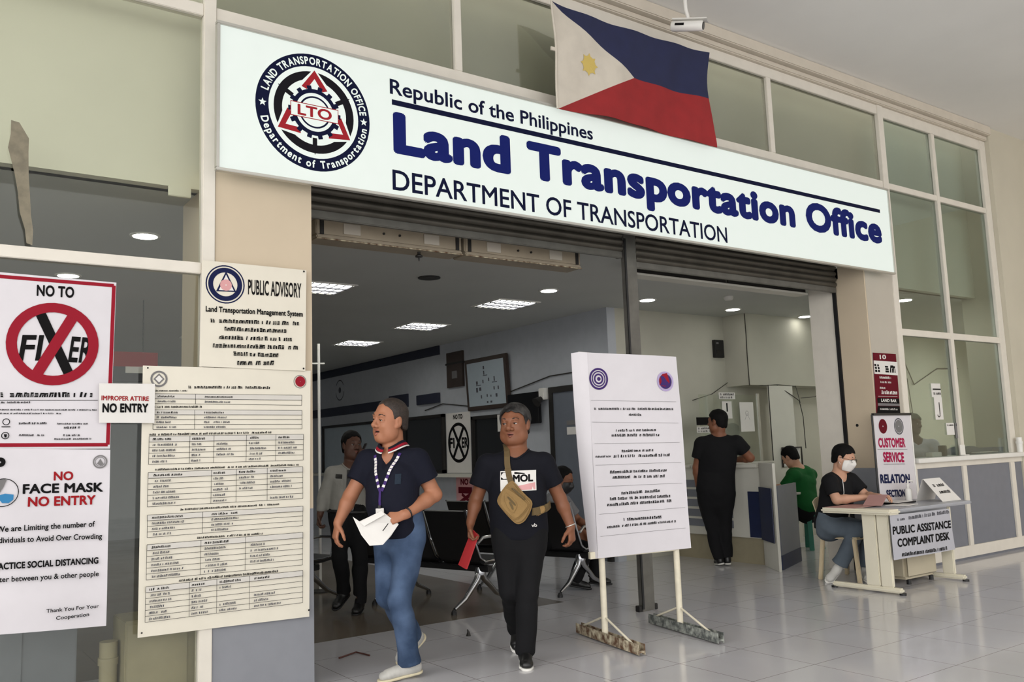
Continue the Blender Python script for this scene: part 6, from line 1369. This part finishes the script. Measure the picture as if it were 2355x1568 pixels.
def mask(hd, m, parent, nm='face_mask'):
    k = hd.k; face = hd.sdf(); cup = s_ell(hd.P(.070,0,-.050), (.044*k, .036*k*hd.w, .046*k), hd.ax)
    f = lambda P: smin(face(P)-.006*k, cup(P), .025)
    f = plane_cut(f, hd.P(.06,0,-.004), nv(hd.u*.9-hd.f*.30)); f = plane_cut(f, hd.P(.034,0,0), -hd.f); f = plane_cut(f, hd.P(.04,0,-.108), -hd.u)
    o = blob(f, hd.pts(), .03, .004, nm, m, parent)
    for sg in (1,-1):
        for z0, z1 in ((-.020,.012),(-.085,-.030)): MB().tube([hd.P(.036,sg*.060,z0), hd.P(.012,sg*.076,(z0+z1)/2), hd.P(-.010,sg*.082,z1)], .0022, 6).build('ear_loop', m, o)
    return o
mask(hd4, 'black', t4)

# --- man in black at the counter, seen from behind
O5 = (7.97,7.1,0)
J5 = dict(top=(.052,0,1.80),chin=(-.02,-.02,1.55),chest=(.042,0,1.492),pelvis=(-.035,0,.83),shL=(-.160,0,1.445),shR=(.232,0,1.445),elL=(-.235,-.04,1.14),wrL=(-.235,-.06,.93),elR=(.385,-.06,1.235),wrR=(.235,-.20,1.215),
          hipL=(-.135,0,.79),hipR=(.06,0,.79),knL=(-.105,-.02,.44),anL=(-.045,0,.10),toL=(-.075,-.15,.03),knR=(.035,-.03,.44),anR=(.045,-.05,.10),toR=(.03,-.20,.03))
t5, j5, hd5, sh5, g5 = figure('person', 'man in a black shirt and trousers leaning on the reception counter', O5, (-.747,-.665), J5, dict(
    chest=(-.05,-1), face=(-.85,-.50), tilt=(.08,.02,1), h=.0075, hs=1.12, skin=SK2, g=1.24, ag=1.12, belly=.03, hairline=line_low, hairm=HB, hairinf=.015, shirtm=BLK, hem=-.08, sleeve=.62, neckr=.066, nk=.068, pantm=BLK, shoem=SHB, flare=.0, lg=1.08, wrk=.005,
    handL=((0,.1,-1),(.8,-.2,0),(0,-1,0),.6), handR=((-.5,-.9,0),(0,0,-1),(-.9,.5,0),.3)))

# --- man in green on the stool
O6 = (9.9,7.32,0)
J6 = dict(top=(-.15,0,1.31),chin=(-.215,-.02,1.08),chest=(-.065,0,1.035),pelvis=(-.009,0,.53),shL=(-.125,.18,.975),shR=(.075,-.17,.975),elL=(-.285,.16,.77),wrL=(-.40,.0,.80),elR=(-.16,-.26,.80),wrR=(-.36,-.26,.80),hipL=(-.03,.09,.50),hipR=(-.01,-.09,.50),
          knL=(-.42,.10,.48),anL=(-.40,.10,.10),toL=(-.55,.08,.03),knR=(-.42,-.16,.48),anR=(-.42,-.16,.10),toR=(-.57,-.17,.03))
t6, j6, hd6, sh6, g6 = figure('person', 'man in a green shirt bent over a desk on a green stool', O6, (-.805,-.593), J6, dict(
    chest=(-.72,-.68), hip=(-.9,-.3), face=(-.80,-.45,-.45), tilt=(-.35,-.1,1), h=.009, hs=1.10, skin=SK4, g=1.28, ag=1.2, hairline=line_low, hairm=HB, hairinf=.014, shirtm=GREEN, hem=-.1, sleeve=.8, pantm=BLK, shoem=SHB, wrk=.005,
    handL=((-.8,-.4,0),(0,0,-1),(0,-1,0),.4), handR=((-.9,.2,0),(0,0,-1),(0,1,0),.4)))

# --- clerk in a face mask at the enquiry desk
O7 = (8.0,5.45,0)
J7 = dict(top=(.010,0,1.352),chin=(.075,.01,1.085),chest=(-.040,0,1.055),pelvis=(-.165,0,.55),shR=(-.135,.19,1.015),shL=(.060,-.15,1.015),elR=(-.075,.235,.815),wrR=(.180,.20,.835),elL=(.215,-.10,.825),wrL=(.325,.12,.835),hipR=(-.17,.10,.54),hipL=(-.11,-.08,.54),
          knR=(.10,.14,.52),anR=(-.10,.10,.16),toR=(-.18,.15,.055),knL=(.20,-.02,.52),anL=(.15,.02,.12),toL=(.16,.17,.03))
t7, j7, hd7, sh7, g7 = figure('person', 'clerk in a black shirt and white face mask writing at the enquiry desk', O7, (-.826,-.563), J7, dict(
    chest=(.72,.69), hip=(.80,.60), face=(.86,.38,-.30), tilt=(.33,.1,1), h=.0065, hs=1.10, masked=True, skin=SK4, g=1.0, hairline=line_low, hairm=HB, hairinf=.016, shirtm=BLK, hem=-.12, sleeve=.72, neckr=.072, vneck=True, pantm=GREYT, shoem=mat('white canvas shoe',(206,204,198),.6,noise=.1), flare=.03, cuff=-.01, wrk=.005,
    handR=((.9,.1,.05),(0,0,-1),(0,-.6,.3),.45), handL=((.7,.6,.05),(0,0,-1),(-.6,.6,.2),.45)))
mask(hd7, 'paper', t7)
def glasses(hd, parent):
    mb = MB()
    for sg in (1,-1):
        c = hd.P(.100, sg*.031, .000); mb.tube([c+(hd.s*math.cos(a)*.023+hd.u*math.sin(a)*.017)*hd.k for a in np.linspace(0, 2*math.pi, 21)], .0022, 6)
        mb.tube([hd.P(.098,sg*.054,.004), hd.P(.06,sg*.074,.006), hd.P(-.005,sg*.086,.004)], .002, 6)
    mb.tube([hd.P(.103,.008,.004), hd.P(.103,-.008,.004)], .002, 6); return mb.build('glasses', 'black', parent)
glasses(hd7, t7)
MB().tube([cast(sh7, g7['T'](q)+g7['rc']*.03+g7['fwd']*.4, -g7['fwd'])+g7['fwd']*.004 for q in np.linspace(.93, .55, 6)], .004, 6).build('lanyard_cord', 'paper', t7)

# --- cashier behind the right glass
O8 = (11.0,6.35,0)
J8 = dict(top=(.0,0,1.70),chin=(-.02,.02,1.45),chest=(0,0,1.36),pelvis=(0,0,.85),shR=(-.18,.02,1.32),shL=(.18,-.02,1.32),elR=(-.22,.10,1.08),wrR=(-.10,.26,1.10),elL=(.24,.06,1.08),wrL=(.12,.26,1.10),hipR=(-.09,0,.82),hipL=(.09,0,.82),knR=(-.09,.02,.46),anR=(-.09,0,.1),toR=(-.09,.14,.03),knL=(.09,.02,.46),anL=(.09,0,.1),toL=(.09,.14,.03))
t8, j8, hd8, sh8, g8 = figure('person', 'cashier in a white blouse and dark green cap behind the right glass', O8, (-.867,-.499), J8, dict(
    chest=(.3,.95), face=(.85,.5), h=.009, hs=1.06, skin=SK3, g=.95, hairline=[(-.14,-.05),(-.03,-.03),(.0,.03),(.03,.06),(.11,.066)], hairm=M['greencloth'], hairinf=.026, hairn=.004, shirtm=WHT, hem=-.1, sleeve=.7, pantm=BLK, shoem=SHB,
    handR=((.5,.6,0),(0,0,-1),(.5,0,.3),.5), handL=((-.5,.6,0),(0,0,-1),(-.5,0,.3),.5)))
